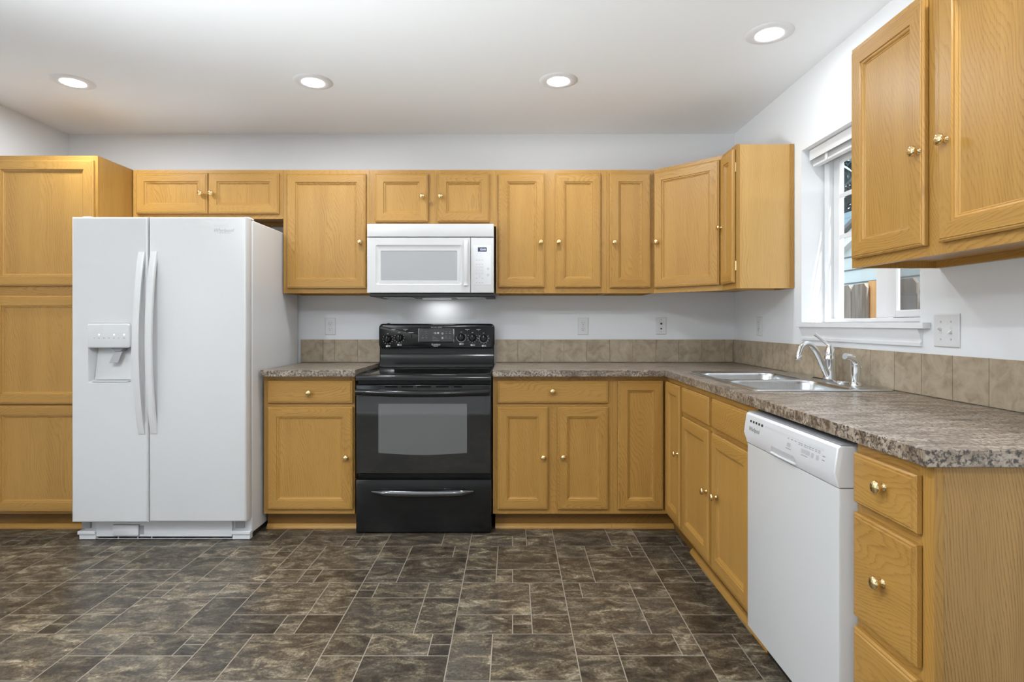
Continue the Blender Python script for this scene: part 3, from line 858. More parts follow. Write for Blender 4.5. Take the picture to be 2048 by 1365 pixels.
def shoe_mold(parent, xa, xb, y): return MB().loft([[(xa, y + a, 0.0005 + b_) for a, b_ in shoe], [(xb, y + a, 0.0005 + b_) for a, b_ in shoe]]).build('shoe_molding', 'oak_h', parent, smooth=0)
shoe_mold(p, 0.02, w, -0.5502)

# ------------------------------------------------------------------ BASE CABINETS
ZB0, ZB1 = 0.098, 0.8765
Zd0, Zd1 = bz(807, DPB), bz(762.5, DPB)        # drawer
Zo0, Zo1 = bz(1020.5, DPB), bz(815, DPB)       # door
# left of the range
x0, x1 = bx(527, PD) + 0.003, bx(709.5, PD)
c = thing('base_cabinet', 'oak base cabinet with one drawer and door between refrigerator and range', 'cabinet', (x0, 0, 0)); w = x1 - x0
mb = MB(); mb.box(0, w, -PD + 0.019, -0.002, ZB0, ZB1, 0); mb.build('carcass', ['oak_s'], c, smooth=0)
da, db = bx(534.5, DPB) - x0, bx(705, DPB) - x0
face_frame(c, w, ZB0, ZB1, -(PD - 0.019), [(0, 0.04), (w - 0.028, w)], [(0.04, w - 0.028, ZB0, 0.145), (0.04, w - 0.028, 0.69, 0.74), (0.04, w - 0.028, 0.832, ZB1)])
drawer_front(c, da, db, Zd0, Zd1, -PD - 0.0004, (bx(616, DPB + .02) - x0, bz(787, DPB + .02)))
panel_door(c, da, db, Zo0, Zo1, -PD - 0.0004, (bx(691, DPB + .02) - x0, bz(917, DPB + .02)))
MB().box(0.0, w, -0.55, -0.53, 0.0005, ZB0 - 0.001).build('toe_kick', 'oak_toe_shaded', c, smooth=0); shoe_mold(c, 0, w, -0.5502)
# right of the range
x0, x1 = bx(986, PD), bx(1226, PD)
c = thing('base_cabinet', 'oak base cabinet with a wide drawer over two doors right of the range', 'cabinet', (x0, 0, 0)); w = x1 - x0 - 0.0008
mb = MB(); mb.box(0, w, -PD + 0.019, -0.002, ZB0, ZB1, 0); mb.build('carcass', ['oak_s'], c, smooth=0)
a1, a2, b1, b2_ = [bx(q, DPB) - x0 for q in (995, 1096, 1115.5, 1217)]
face_frame(c, w, ZB0, ZB1, -(PD - 0.019), [(0, 0.038), (a2 - 0.012, b1 + 0.012), (w - 0.04, w)],
           [(0.038, a2 - 0.012, ZB0, 0.145), (b1 + 0.012, w - 0.04, ZB0, 0.145), (0.038, a2 - 0.012, 0.69, 0.74), (b1 + 0.012, w - 0.04, 0.69, 0.74), (0.038, a2 - 0.012, 0.832, ZB1), (b1 + 0.012, w - 0.04, 0.832, ZB1)])
drawer_front(c, a1, b2_, Zd0, Zd1, -PD - 0.0004, (bx(1105.5, DPB + .02) - x0, bz(784, DPB + .02)))
panel_door(c, a1, a2, Zo0, Zo1, -PD - 0.0004, (bx(1087, DPB + .02) - x0, bz(917, DPB + .02)))
panel_door(c, b1, b2_, Zo0, Zo1, -PD - 0.0004, (bx(1127, DPB + .02) - x0, bz(916, DPB + .02)))
MB().box(0.012, w, -0.55, -0.53, 0.0005, ZB0 - 0.001).build('toe_kick', 'oak_toe_shaded', c, smooth=0); shoe_mold(c, 0.012, w, -0.5502)
# corner
XFACE = XR - 0.614; XDR = XFACE - 0.0195       # right run face / door front planes
YC1 = ry(1359.5, XDR)
x0 = x1
c = thing('corner_base_cabinet', 'oak corner base cabinet with a folding two-leaf door in the inside corner', 'cabinet', (x0, 0, 0))
mb = MB(); mb.box(0, XR - 0.002 - x0, -PD + 0.019, -0.002, ZB0, ZB1, 0).box(XFACE + 0.019 - x0, XR - 0.002 - x0, YC1 + 0.0008, -PD + 0.019, ZB0, 0.72, 0)
mb.build('carcass', ['oak_s'], c, smooth=0)
e1 = bx(1236.5, DPB) - x0; e2 = XDR - 0.004 - x0
f_ = MB(); f_.box(0, e1 + 0.012, -PD, -PD + 0.019, ZB0, ZB1, 0).box(e1 + 0.012, XFACE - x0, -PD, -PD + 0.019, 0.832, ZB1, 1).box(e1 + 0.012, XFACE - x0, -PD, -PD + 0.019, ZB0, 0.12, 1)
f_.box(XFACE - x0, XFACE + 0.019 - x0, YC1 + 0.0008, YC1 + 0.028, ZB0, ZB1, 0).box(XFACE - x0, XFACE + 0.019 - x0, YC1 + 0.028, -PD, 0.832, ZB1, 0).box(XFACE - x0, XFACE + 0.019 - x0, YC1 + 0.028, -PD, ZB0, 0.12, 0)
f_.build('face_frame', ['oak_v', 'oak_h'], c, smooth=0)
panel_door(c, e1, e2, Zo0, Zd1, -PD - 0.0004)
lw = -PD - 0.030 - (YC1 + 0.014)
d_ = panel_door(c, 0, lw, Zo0, Zd1, 0)
d_.matrix_local = Matrix.Translation((XFACE - 0.0006 - x0, -PD - 0.030, 0)) @ Matrix.Rotation(R(-90), 4, 'Z')
knob(d_, -PD - 0.030 - ry(1347.5, XDR - 0.02), -0.0195, rz(1347.5, 908.5, XDR - 0.02))
MB().box(0, XFACE + 0.07 - x0, -0.55, -0.53, 0.0005, ZB0 - 0.001).box(XFACE + 0.05 - x0, XFACE + 0.07 - x0, YC1 + 0.001, -0.55, 0.0005, ZB0 - 0.001).build('toe_kick', 'oak_toe_shaded', c, smooth=0)
shoe_mold(c, 0, XFACE + 0.0495 - x0, -0.5502)

# sink base (right run)
YS1 = -1.806
c = thing('sink_base_cabinet', 'oak sink base cabinet with two false drawer fronts over two doors', 'cabinet', (XR, YC1, 0), R(-90))
w = YC1 - YS1 - 0.001
D2 = XR - XFACE
mb = MB(); mb.box(0, 0.013, -D2 + 0.019, -0.002, ZB0, ZB1, 0).box(w - 0.013, w, -D2 + 0.019, -0.002, ZB0, ZB1, 0).box(0.013, w - 0.013, -D2 + 0.019, -0.002, ZB0, ZB0 + 0.014, 1)
mb.build('carcass', ['oak_s', 'oak_h'], c, smooth=0)
L_ = lambda px: YC1 - ry(px, XDR)
q = [L_(1362.5), L_(1415), L_(1421.5), L_(1499)]
face_frame(c, w, ZB0, ZB1, -(D2 - 0.019), [(0, q[0] + 0.012), (q[1] - 0.012, q[2] + 0.012), (q[3] - 0.012, w)],
           [(q[0] + 0.012, q[1] - 0.012, ZB0, 0.14), (q[2] + 0.012, q[3] - 0.012, ZB0, 0.14), (q[0] + 0.012, q[1] - 0.012, 0.69, 0.74), (q[2] + 0.012, q[3] - 0.012, 0.69, 0.74),
            (q[0] + 0.012, q[1] - 0.012, 0.832, ZB1), (q[2] + 0.012, q[3] - 0.012, 0.832, ZB1)])
drawer_front(c, q[0], q[1], Zd0, Zd1, -D2 - 0.0004); drawer_front(c, q[2], q[3], Zd0, Zd1, -D2 - 0.0004)
Lk = lambda px: YC1 - ry(px, XDR - 0.022)
panel_door(c, q[0], q[1], Zo0, Zo1, -D2 - 0.0004, (Lk(1403), rz(1403, 983, XDR - 0.022)))
panel_door(c, q[2], q[3], Zo0, Zo1, -D2 - 0.0004, (Lk(1422), rz(1422, 995, XDR - 0.022)))
MB().box(0.0, w, -D2 + 0.05, -D2 + 0.07, 0.0005, ZB0 - 0.001).build('toe_kick', 'oak_toe_shaded', c, smooth=0); shoe_mold(c, 0.0, w, -D2 + 0.0498)

# drawer base at the near end
YN0, YN1 = -2.393, 1.192 - CD
c = thing('drawer_base_cabinet', 'oak three-drawer base cabinet at the near end of the counter, broad side panel', 'cabinet', (XR, YN0, 0), R(-90))
w = YN0 - YN1
mb = MB(); mb.box(0, w - 0.004, -D2 + 0.019, -0.002, ZB0, ZB1, 0).box(0, w - 0.004, -D2 + 0.05, -0.002, 0.0005, ZB0, 0); mb.build('carcass', ['oak_s'], c, smooth=0)
MB().box(w - 0.0039, w - 0.0005, -D2 + 0.0195, -0.002, 0.0005, ZB1).build('end_panel', 'oak_end', c, smooth=0)
L_ = lambda px: YN0 - ry(px, XDR); Lk = lambda px: YN0 - ry(px, XDR - 0.022)
q0, q1 = L_(1703.5), L_(1828)
zz_ = [(Zd0, Zd1), (0.440, 0.701), (0.127, 0.414)]
face_frame(c, w, ZB0, ZB1, -(D2 - 0.019), [(0, q0 + 0.012), (q1 - 0.012, w)], [(q0 + 0.012, q1 - 0.012, ZB0, 0.14), (q0 + 0.012, q1 - 0.012, 0.41, 0.45), (q0 + 0.012, q1 - 0.012, 0.69, 0.74), (q0 + 0.012, q1 - 0.012, 0.832, ZB1)])
for (a, b_), kn in zip(zz_, ((Lk(1749), rz(1749, 975, XDR - .022)), (Lk(1747), rz(1747, 1167, XDR - .022)), (Lk(1747), 0.27))):
    drawer_front(c, q0, q1, a, b_, -D2 - 0.0004, kn)

# ------------------------------------------------------------------ COUNTERTOPS
CZ0, CZ1 = 0.8775, 0.914
CFD = 0.65
XCL = bx(521, CFD); XC1 = -0.8745; XC2 = -0.1085
XCF = 0.853; YCN = 1.184 - CD
ct = grid([XCL, XC1], [-CFD, -0.002], lambda i, j: True, CZ0, CZ1).build('countertop', 'counter', bevel=0.0018, seg=2, merge=True)
tag(ct, 'short speckled grey-brown countertop between refrigerator and range', 'countertop')
SKX0, SKX1, SKY0, SKY1 = 0.925, 1.472, 2.195 - CD, 3.035 - CD      # sink outline
xs = [XC2, XCF, SKX0 + 0.02, SKX1 - 0.02, XR - 0.002]
ys = [YCN, SKY0 + 0.02, SKY1 - 0.02, -CFD, -0.002]
ct = grid(xs, ys, lambda i, j: (j == 3 or i >= 1) and not (i == 2 and j == 1), CZ0, CZ1).build('countertop', 'counter', bevel=0.0018, seg=2, merge=True)
tag(ct, 'long L-shaped speckled grey-brown countertop that holds the sink', 'countertop')

# ------------------------------------------------------------------ BACKSPLASH
SZ0, SZ1 = CZ1 + 0.0008, 1.066
rs = random.Random(11)
def splash(label, joints, wallside, a0, a1):
    """joints along the wall between a0 and a1"""
    js = [a0] + [j for j in sorted(joints) if a0 + 0.004 < j < a1 - 0.004] + [a1]
    mb = MB()
    def bb(u0, u1, t0, t1, z0, z1, m, tl=None):
        if wallside == 'back': mb.box(u0, u1, -t1, -t0, z0, z1, m, tl)
        else: mb.box(XR - t1, XR - t0, u0, u1, z0, z1, m, tl)
    bb(a0, a1, 0.0008, 0.0075, SZ0, SZ1 - 0.001, 1)
    for u0, u1 in zip(js[:-1], js[1:]):
        bb(u0 + 0.0011, u1 - 0.0011, 0.0076, 0.0105, SZ0 + 0.002, SZ1, 0, (rs.random(), rs.random(), rs.random()))
    o = mb.build('tile_backsplash', ['splash', 'grout'], smooth=0)
    return tag(o, label, 'backsplash')
jb = [bx(1265.6, 0.01) + 0.1535 * k for k in range(-8, 6)]
splash('row of taupe tiles on the back wall between refrigerator and range', [bx(q, 0.01) for q in (646.4, 669.8, 715.7)], 'back', bx(601, 0.01), -0.8825)
splash('long row of taupe tiles on the back wall right of the range', jb, 'back', -0.1085, XR - 0.012)
jr = [ry(1788.6, 1.48) + 0.1475 * k for k in range(-4, 16)]
splash('row of taupe tiles along the right wall behind the faucet', jr, 'right', YCN, -0.0008)

# ------------------------------------------------------------------ SINK AND FAUCET
sk = thing('kitchen_sink', 'stainless steel double bowl sink set into the countertop', 'sink', ((SKX0 + SKX1) / 2, (SKY0 + SKY1) / 2, CZ1))
cx, cy = sk.location.x, sk.location.y
ex, ey = (SKX1 - SKX0) / 2, (SKY1 - SKY0) / 2
zt_ = 0.0045
mb = MB()
o0 = rrect(-ex, ex, -ey, ey, 0.03, 0.0006, 6, 'xy'); o1 = rrect(-ex, ex, -ey, ey, 0.03, 0.003, 6, 'xy')
o2 = rrect(-ex + 0.006, ex - 0.006, -ey + 0.006, ey - 0.006, 0.025, zt_ + 0.002, 6, 'xy'); o3 = rrect(-ex + 0.014, ex - 0.014, -ey + 0.014, ey - 0.014, 0.018, zt_ - 0.001, 6, 'xy')
o4 = rrect(-ex + 0.022, ex - 0.022, -ey + 0.022, ey - 0.022, 0.0005, zt_ - 0.001, 6, 'xy')
mb.loft([o0, o1, o2, o3, o4], 0, False, False)
bx0, bx1 = -ex + 0.022, ex - 0.022
fx = bx1 - 0.085                                   # faucet ledge starts here
mb.add([(fx, -ey + 0.022, zt_ - 0.001), (bx1, -ey + 0.022, zt_ - 0.001), (bx1, ey - 0.022, zt_ - 0.001), (fx, ey - 0.022, zt_ - 0.001)], [(0, 1, 2, 3)])
mb.build('sink_deck', 'steel', sk, flip=False)
for (ya, yb) in ((-ey + 0.022, 0.0), (0.0, ey - 0.022)):
    b_ = MB()
    cell = rrect(bx0, fx, ya, yb, 0.0005, zt_ - 0.001, 6, 'xy')
    def ins(i, r_, z): return rrect(bx0 + i + 0.004, fx - i - 0.004, ya + i + 0.004, yb - i - 0.004, r_, z, 6, 'xy')
    b_.loft([cell, ins(0.010, 0.07, zt_ - 0.001), ins(0.014, 0.068, zt_ - 0.004), ins(0.018, 0.066, -0.012), ins(0.026, 0.062, -0.13), ins(0.040, 0.055, -0.155), ins(0.065, 0.045, -0.163)], 0, False, True)
    bo = b_.build('sink_bowl', 'steel', sk, flip=False, smooth=50)
    MB().lathe([(0.0001, -0.1625), (0.030, -0.1625), (0.043, -0.1600), (0.045, -0.1605), (0.045, -0.163)], 24, 'z', ((bx0 + fx) / 2, (ya + yb) / 2, 0)).build('drain', 'chrome', bo)

fcx, fcy = 1.418, 2.565 - CD
fz = CZ1 + zt_ - 0.0008
fa = thing('kitchen_faucet', 'chrome single-lever kitchen faucet with arched spout behind the sink', 'faucet', (fcx, fcy, fz))
mb = MB(); mb.loft([rrect(-0.028, 0.028, -0.125, 0.125, 0.026, 0.0, 6, 'xy'), rrect(-0.028, 0.028, -0.125, 0.125, 0.026, 0.005, 6, 'xy'), rrect(-0.022, 0.022, -0.119, 0.119, 0.021, 0.010, 6, 'xy')])
mb.build('base_plate', 'chrome', fa)
MB().lathe([(0.0001, 0.010), (0.029, 0.010), (0.027, 0.022), (0.0255, 0.040), (0.0255, 0.094), (0.0262, 0.096), (0.0262, 0.102), (0.0245, 0.104), (0.0235, 0.118), (0.019, 0.140), (0.0125, 0.157), (0.006, 0.166), (0.0001, 0.168)], 28).build('faucet_body', 'chrome', fa, smooth=60)
sd = Vector((-0.90, -0.44, 0)).normalized()
def arc(pts, n=7):
    out = []
    P = [Vector(p) for p in pts]; P = [P[0] * 2 - P[1]] + P + [P[-1] * 2 - P[-2]]
    for i in range(1, len(P) - 2):
        for k in range(n):
            t = k / n
            out.append(0.5 * ((2 * P[i]) + (P[i + 1] - P[i - 1]) * t + (2 * P[i - 1] - 5 * P[i] + 4 * P[i + 1] - P[i + 2]) * t * t + (3 * P[i] - P[i - 1] - 3 * P[i + 1] + P[i + 2]) * t ** 3))
    out.append(P[-2]); return out
sp = [(sd * r_)[:2] + (z,) for r_, z in ((0.012, 0.020), (0.05, 0.075), (0.09, 0.130), (0.125, 0.160), (0.158, 0.168), (0.188, 0.155), (0.203, 0.128), (0.205, 0.118))]
pts = arc(sp)
n = len(pts)
MB().tube(pts, [0.0145 - 0.0030 * min(1, i / (n * 0.6)) for i in range(n)], 16, up=(0, 0, 1)).build('spout', 'chrome', fa, smooth=60)
MB().lathe([(0.0001, 0), (0.0125, 0), (0.0135, 0.004), (0.0135, 0.018), (0.012, 0.021), (0.0001, 0.021)], 20, 'z', (sd.x * 0.205, sd.y * 0.205, 0.100)).build('aerator', 'chrome', fa)
lv = arc([(-0.004, -0.002, 0.158), (-0.022, 0.012, 0.178), (-0.038, 0.022, 0.194), (-0.052, 0.030, 0.208)], 5)
MB().tube(lv, [0.0075, 0.0068, 0.0064, 0.0060, 0.0058, 0.0056, 0.0056, 0.0058, 0.006, 0.0063, 0.0066, 0.0068, 0.007, 0.0074, 0.0078, 0.0074][:len(lv)], 12).build('lever', 'chrome', fa, smooth=60)

sy = ry(1712, 1.42)
sp_ = thing('side_sprayer', 'chrome side sprayer standing right of the faucet', 'sprayer', (1.42, sy, fz))
MB().lathe([(0.0001, 0), (0.026, 0), (0.026, 0.004), (0.021, 0.012), (0.018, 0.016), (0.0001, 0.016)], 24).build('sprayer_holder', 'chrome', sp_)
pp = arc([(0, 0, 0.016), (0, 0, 0.05), (0.0005, 0, 0.085), (-0.006, -0.002, 0.103), (-0.028, -0.008, 0.116), (-0.055, -0.016, 0.122)], 5)
MB().tube(pp, [0.0165 if i < 12 else 0.0158 - 0.0002 * (i - 12) for i in range(len(pp))], 16, up=(1, 0, 0)).build('sprayer_head', 'chrome', sp_, smooth=60)
MB().prism([(0.012, 0.095), (0.021, 0.088), (0.024, 0.070), (0.019, 0.068), (0.015, 0.078)], 'y', -0.007, 0.007).build('trigger', 'chrome', sp_, bevel=0.002)
hy = ry(1687, 1.42)
hc = MB().lathe([(0.0001, fz), (0.021, fz), (0.021, fz + 0.003), (0.017, fz + 0.0065), (0.0001, fz + 0.0075)], 24, 'z', (1.42, hy, 0)).build('sink_hole_cover', 'chrome')
tag(hc, 'flat round chrome hole cover between faucet and sprayer', 'hole cover')

# ------------------------------------------------------------------ WALL PLATES
def plate(parent, w, h):
    MB().loft([rect(-w / 2, w / 2, -h / 2, h / 2, -0.0006), rect(-w / 2, w / 2, -h / 2, h / 2, -0.003), rect(-w / 2 + .003, w / 2 - .003, -h / 2 + .003, h / 2 - .003, -0.0055)]).build('cover_plate', 'white_plastic', parent, smooth=0)
def screw(parent, x, z): MB().lathe([(0.0001, -0.0066), (0.0032, -0.0064), (0.0034, -0.0054)], 12, 'y', (x, 0, z)).build('screw', 'light_print', parent)
def duplex(label, loc, rotz=0):
    o = thing('wall_outlet', label, 'outlet', loc, rotz)
    plate(o, 0.070, 0.114)
    for s in (-1, 1):
        r_ = MB(); z = s * 0.0195
        L0 = [(max(-0.0145, min(0.0145, 0.0172 * math.cos(a))), -0.0054, z + 0.0142 * math.sin(a)) for a in [2 * PI * k / 28 for k in range(28)]]
        r_.loft([L0, [(p[0], -0.0070, p[2]) for p in L0], [(p[0] * 0.93, -0.0075, z + (p[2] - z) * 0.93) for p in L0]])
        rr_ = r_.build('receptacle', 'white_plastic', o)
        sl_ = MB(); sl_.box(-0.0072, -0.0052, -0.0079, -0.0074, z + 0.001, z + 0.0085).box(0.0052, 0.0070, -0.0079, -0.0074, z + 0.002, z + 0.0085)
        sl_.lathe([(0.0001, -0.0079), (0.0027, -0.0079), (0.0027, -0.0074)], 10, 'y', (0, 0, z - 0.006))
        sl_.build('slots', 'slot', rr_)
        rg = MB(); L2 = [(p[0] * 1.06, -0.00555, z + (p[2] - z) * 1.06) for p in L0]; rg.loft([L0, L2], 0, False, False); rg.build('seam', 'grey_print', rr_, flip=False)
    screw(o, 0, 0)
    return o
duplex('white duplex outlet on the back wall left of the range', (bx(661, 0), -0.0004, bz(653, 0)))
duplex('white duplex outlet on the back wall right of the range', (bx(1166, 0), -0.0004, bz(653, 0)))
duplex('white outlet on the right wall near the back corner', (XR - 0.0004, ry(1519.5, XR), rz(1519.5, 653, XR)), R(-90))
o = thing('cable_wall_plate', 'white wall plate with two dark round jacks near the corner', 'wall plate', (bx(1322, 0), -0.0004, bz(652.5, 0)))
plate(o, 0.070, 0.114)
MB().lathe([(0.0001, -0.012), (0.004, -0.012), (0.0065, -0.010), (0.0065, -0.0054)], 16, 'y', (0, 0, 0.0155)).build('jack', 'slot', o)
MB().lathe([(0.0001, -0.009), (0.004, -0.009), (0.0055, -0.0075), (0.0055, -0.0054)], 6, 'y', (0, 0, -0.018)).build('jack', 'slot', o)
for s in (-0.038, 0.042): MB().lathe([(0.0001, -0.0066), (0.0028, -0.0064), (0.003, -0.0054)], 12, 'y', (0, 0, s)).build('screw', 'grey_print', o)
o = thing('light_switch', 'white double toggle light switch on the right wall below the large cabinet', 'light switch', (XR - 0.0004, ry(1895, XR), rz(1895, 661.5, XR)), R(-90))
plate(o, 0.116, 0.114)
for s, up in ((-0.023, 1), (0.023, -1)):
    MB().box(s - 0.005, s + 0.005, -0.0060, -0.0052, -0.012, 0.012).build('switch_slot', 'white_soft', o)
    MB().loft([[(s - .004, -0.0056, -0.005 + up * .002), (s + .004, -0.0056, -0.005 + up * .002), (s + .004, -0.0056, 0.005 + up * .002), (s - .004, -0.0056, 0.005 + up * .002)],
               [(s - .0035, -0.017, up * .009 - .003), (s + .0035, -0.017, up * .009 - .003), (s + .0035, -0.017, up * .009 + .002), (s - .0035, -0.017, up * .009 + .002)]]).build('toggle', 'white_plastic', o, bevel=0.0008)
    for z in (-0.030, 0.030): screw(o, s, z)

# ------------------------------------------------------------------ REFRIGERATOR
fd = 0.79
fx0, fx1 = -2.3365, -1.417
fr = thing('refrigerator', 'white side-by-side refrigerator with ice and water dispenser', 'refrigerator', (fx0, 0, 0))
W = fx1 - fx0
ZT, ZBm = bz(434, fd), bz(1046, fd)
MB().box(0.002, W, -0.712, -0.045, 0.030, ZT - 0.004).build('cabinet_body', 'white', fr, bevel=0.006)
xm = bx(296.8, fd) - fx0
def fdoor(x0, x1, hole=None, zb=ZBm):
    yb, yf = -0.720, -fd
    seq = [rect(x0 + 0.002, x1 - 0.002, zb + 0.002, ZT - 0.002, yb), rect(x0, x1, zb, ZT, yb - 0.003), rect(x0, x1, zb, ZT, yf + 0.010)]
    for k in range(1, 5):
        a = R(90 * k / 4); i = 0.010 * (1 - math.cos(a)); t = 0.010 * math.sin(a)
        seq.append(rect(x0 + i, x1 - i, zb + i, ZT - i, yf + 0.010 - t))
    mb = MB()
    if hole is None:
        mb.loft(seq)
    else:
        hx0, hx1, hz0, hz1 = hole
        mb.loft(seq, 0, True, False)
        r8 = lambda i, y, r_=0.008: rrect(hx0 + i, hx1 - i, hz0 + i, hz1 - i, r_, y, 4)
        # front face with a rounded opening, then the recess
        x0i, x1i, z0i, z1i = x0 + 0.010, x1 - 0.010, zb + 0.010, ZT - 0.010
        lp_ = r8(0, yf)
        v = [(x0i, yf, z0i), (x1i, yf, z0i), (x1i, yf, z1i), (x0i, yf, z1i)] + lp_
        f = []; n5 = 5
        for cnr in range(4):
            base = 4 + cnr * n5
            for k in range(n5 - 1): f.append((cnr, base + k + 1, base + k))
            nxt = 4 + ((cnr + 1) % 4) * n5
            f.append((cnr, (cnr + 1) % 4, nxt, base + n5 - 1))
        mb.add(v, f)
        mb.loft([lp_, r8(0.003, yf + 0.004), r8(0.008, yf + 0.035, 0.012), [(p[0], p[1] + (0.042 if p[2] > (hz0 + hz1) / 2 else 0.0), p[2]) for p in r8(0.018, yf + 0.027, 0.012)]], 0, False, True)
    return mb.build('door', 'white', fr, smooth=40)
hx0, hx1 = bx(176, fd) - fx0, bx(262, fd) - fx0
hz0, hz1 = bz(767, fd), bz(647, fd)
ld_ = fdoor(-0.008, xm - 0.0025, (hx0, hx1, hz0, hz1))
rd_ = fdoor(xm + 0.0025, W, None, bz(1044.5, fd))
# dispenser
zc0 = bz(695.5, fd)
dp = MB()
dp.loft([rrect(hx0 + 0.002, hx1 - 0.002, zc0, hz1 - 0.002, 0.010, -fd + 0.030, 4), rrect(hx0 + 0.002, hx1 - 0.002, zc0, hz1 - 0.002, 0.010, -fd - 0.006, 4), rrect(hx0 + 0.006, hx1 - 0.006, zc0 + 0.008, hz1 - 0.006, 0.010, -fd - 0.011, 4)])
dpo = dp.build('dispenser_panel', 'white_plastic', ld_, smooth=40)
sm = MB(); sm.loft([rrect(hx0 - 0.0012, hx1 + 0.0012, zc0 - 0.001, hz1 + 0.0012, 0.011, -fd - 0.0006, 4), rrect(hx0 + 0.002, hx1 - 0.002, zc0 + 0.002, hz1 - 0.002, 0.010, -fd - 0.0006, 4)], 0, False, False)
sm.build('panel_seam', 'mid_grey', dpo, flip=False)
ic = MB(); le = MB()
for k, q_ in enumerate((188.5, 198, 208, 218, 228, 237.5, 248)):
    xx = bx(q_, fd + .011) - fx0; zz = bz(676.5, fd + .011)
    ww = (0.0035, 0.004, 0.006, 0.005, 0.0045, 0.003, 0.0055)[k]
    ic.box(xx - ww, xx + ww, -fd - 0.0116, -fd - 0.0110, zz - 0.0014, zz + 0.0014)
    if k in (1, 4, 6): le.lathe([(0.0001, -fd - 0.0122), (0.0032, -fd - 0.0118), (0.0034, -fd - 0.0108)], 10, 'y', (xx, 0, bz(670, fd + .011)))
ic.build('icon_row', 'grey_print', dpo); le.build('indicator_lights', 'led', dpo)
xp = bx(232, fd) - fx0
MB().loft([[(xp - .034, -fd + .008, zc0 - .001), (xp + .034, -fd + .008, zc0 - .001), (xp + .034, -fd + .055, zc0 - .001), (xp - .034, -fd + .055, zc0 - .001)],
           [(xp - .014, -fd + .012, zc0 - .022), (xp + .016, -fd + .012, zc0 - .022), (xp + .016, -fd + .050, zc0 - .022), (xp - .014, -fd + .050, zc0 - .022)]]).build('chute', 'grey_plastic', ld_, smooth=0)
MB().loft([[(xp - .020, -fd + .016, zc0 - .023), (xp + .022, -fd + .016, zc0 - .023), (xp + .022, -fd + .022, zc0 - .023), (xp - .020, -fd + .022, zc0 - .023)],
           [(xp - .040, -fd + .003, zc0 - .082), (xp + .008, -fd + .003, zc0 - .082), (xp + .008, -fd + .009, zc0 - .082), (xp - .040, -fd + .009, zc0 - .082)]]).build('paddle', 'mid_grey', ld_, bevel=0.002)
MB().box(hx0 + 0.018, hx1 - 0.018, -fd + 0.002, -fd + 0.026, hz0 + 0.006, hz0 + 0.012).build('drip_tray', 'white_plastic', ld_, bevel=0.003)
# handles
def fhandle(par, xc, ztop, zbot):
    n_ = 25; Ls = []
    for i in range(n_):
        t = i / (n_ - 1); z = ztop + (zbot - ztop) * t
        b_ = math.sin(PI * t) ** 0.8
        yo = -fd - 0.006 - 0.050 * b_; th = 0.016
        if i in (0, n_ - 1): th = 0.0055
        hw_ = 0.0170
        Ls.append([(xc - hw_, yo + th, z), (xc + hw_, yo + th, z), (xc + hw_, yo + 0.002, z), (xc + hw_ - 0.004, yo, z), (xc - hw_ + 0.006, yo, z), (xc - hw_, yo + 0.003, z)])
    return MB().loft(Ls).build('handle', 'white', par, smooth=40)
zt1, zt2 = bz(504, fd + 0.01), bz(869, fd + 0.01)
fhandle(ld_, bx(282.3, fd + 0.006) - fx0, zt1, zt2)
fhandle(rd_, bx(306.8, fd + 0.006) - fx0, bz(503, fd + .01), bz(868, fd + .01))
lg = MB().text('Whirlpool', bx(447, fd) - fx0, -fd - 0.0008, bz(461, fd), 0.026, shear=0.25)
lg.box(bx(437, fd) - fx0, bx(462, fd) - fx0, -fd - 0.0009, -fd - 0.0004, bz(466.4, fd), bz(465.8, fd))
lg.build('logo', 'light_print', rd_, flip=False, smooth=0)
# hinge covers
for xx, yy, zt_h in ((0.055, -0.755, ZT), (W - 0.012, -0.74, ZT)):
    MB().loft([rrect(xx - 0.03, min(xx + 0.03, W), yy - 0.018, yy + 0.06, 0.012, zt_h - 0.002, 4, 'xy'), rrect(xx - 0.028, min(xx + 0.028, W - 0.002), yy - 0.016, yy + 0.058, 0.012, zt_h + 0.004, 4, 'xy'), rrect(xx - 0.015, min(xx + 0.015, W - 0.006), yy - 0.006, yy + 0.045, 0.006, zt_h + 0.008, 4, 'xy')]).build('hinge_cover', 'white_plastic', fr)
# base grille
gd = 0.725
gz = lambda q_: bz(q_, gd)
gx = lambda q_: bx(q_, gd) - fx0
mb = MB(); mb.box(gx(192), gx(464), -gd, -gd + 0.012, gz(1074), ZBm - 0.004)
mb.box(gx(192), gx(464), -gd + 0.006, -gd + 0.012, gz(1083), gz(1082))
for q_ in (235, 274, 302): mb.box(gx(q_) - 0.0015, gx(q_) + 0.0015, -gd + 0.004, -gd + 0.012, gz(1083), gz(1074))
mb.box(gx(192), gx(464), -gd + 0.004, -gd + 0.012, gz(1079), gz(1078))
mb.build('base_grille', 'white_plastic', fr, bevel=0.001)
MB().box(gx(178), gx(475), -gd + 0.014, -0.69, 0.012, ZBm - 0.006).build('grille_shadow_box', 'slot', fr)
MB().loft([rrect(gx(228), gx(279), gz(1071), gz(1050), 0.004, -gd, 3), rrect(gx(228), gx(279), gz(1071), gz(1050), 0.004, -gd - 0.010, 3), rrect(gx(229), gx(278), gz(1070), gz(1051), 0.004, -gd - 0.012, 3)]).build('filter_cap', 'white_plastic', fr)
MB().box(gx(227), gx(280), -gd - 0.0012, -gd - 0.0004, gz(1072), gz(1049)).build('filter_cap_seam', 'grey_plastic', fr)
MB().box(gx(280.5), gx(288), -gd - 0.0014, -gd + 0.0002, gz(1069), gz(1052)).build('filter_cap_recess', 'mid_grey', fr)
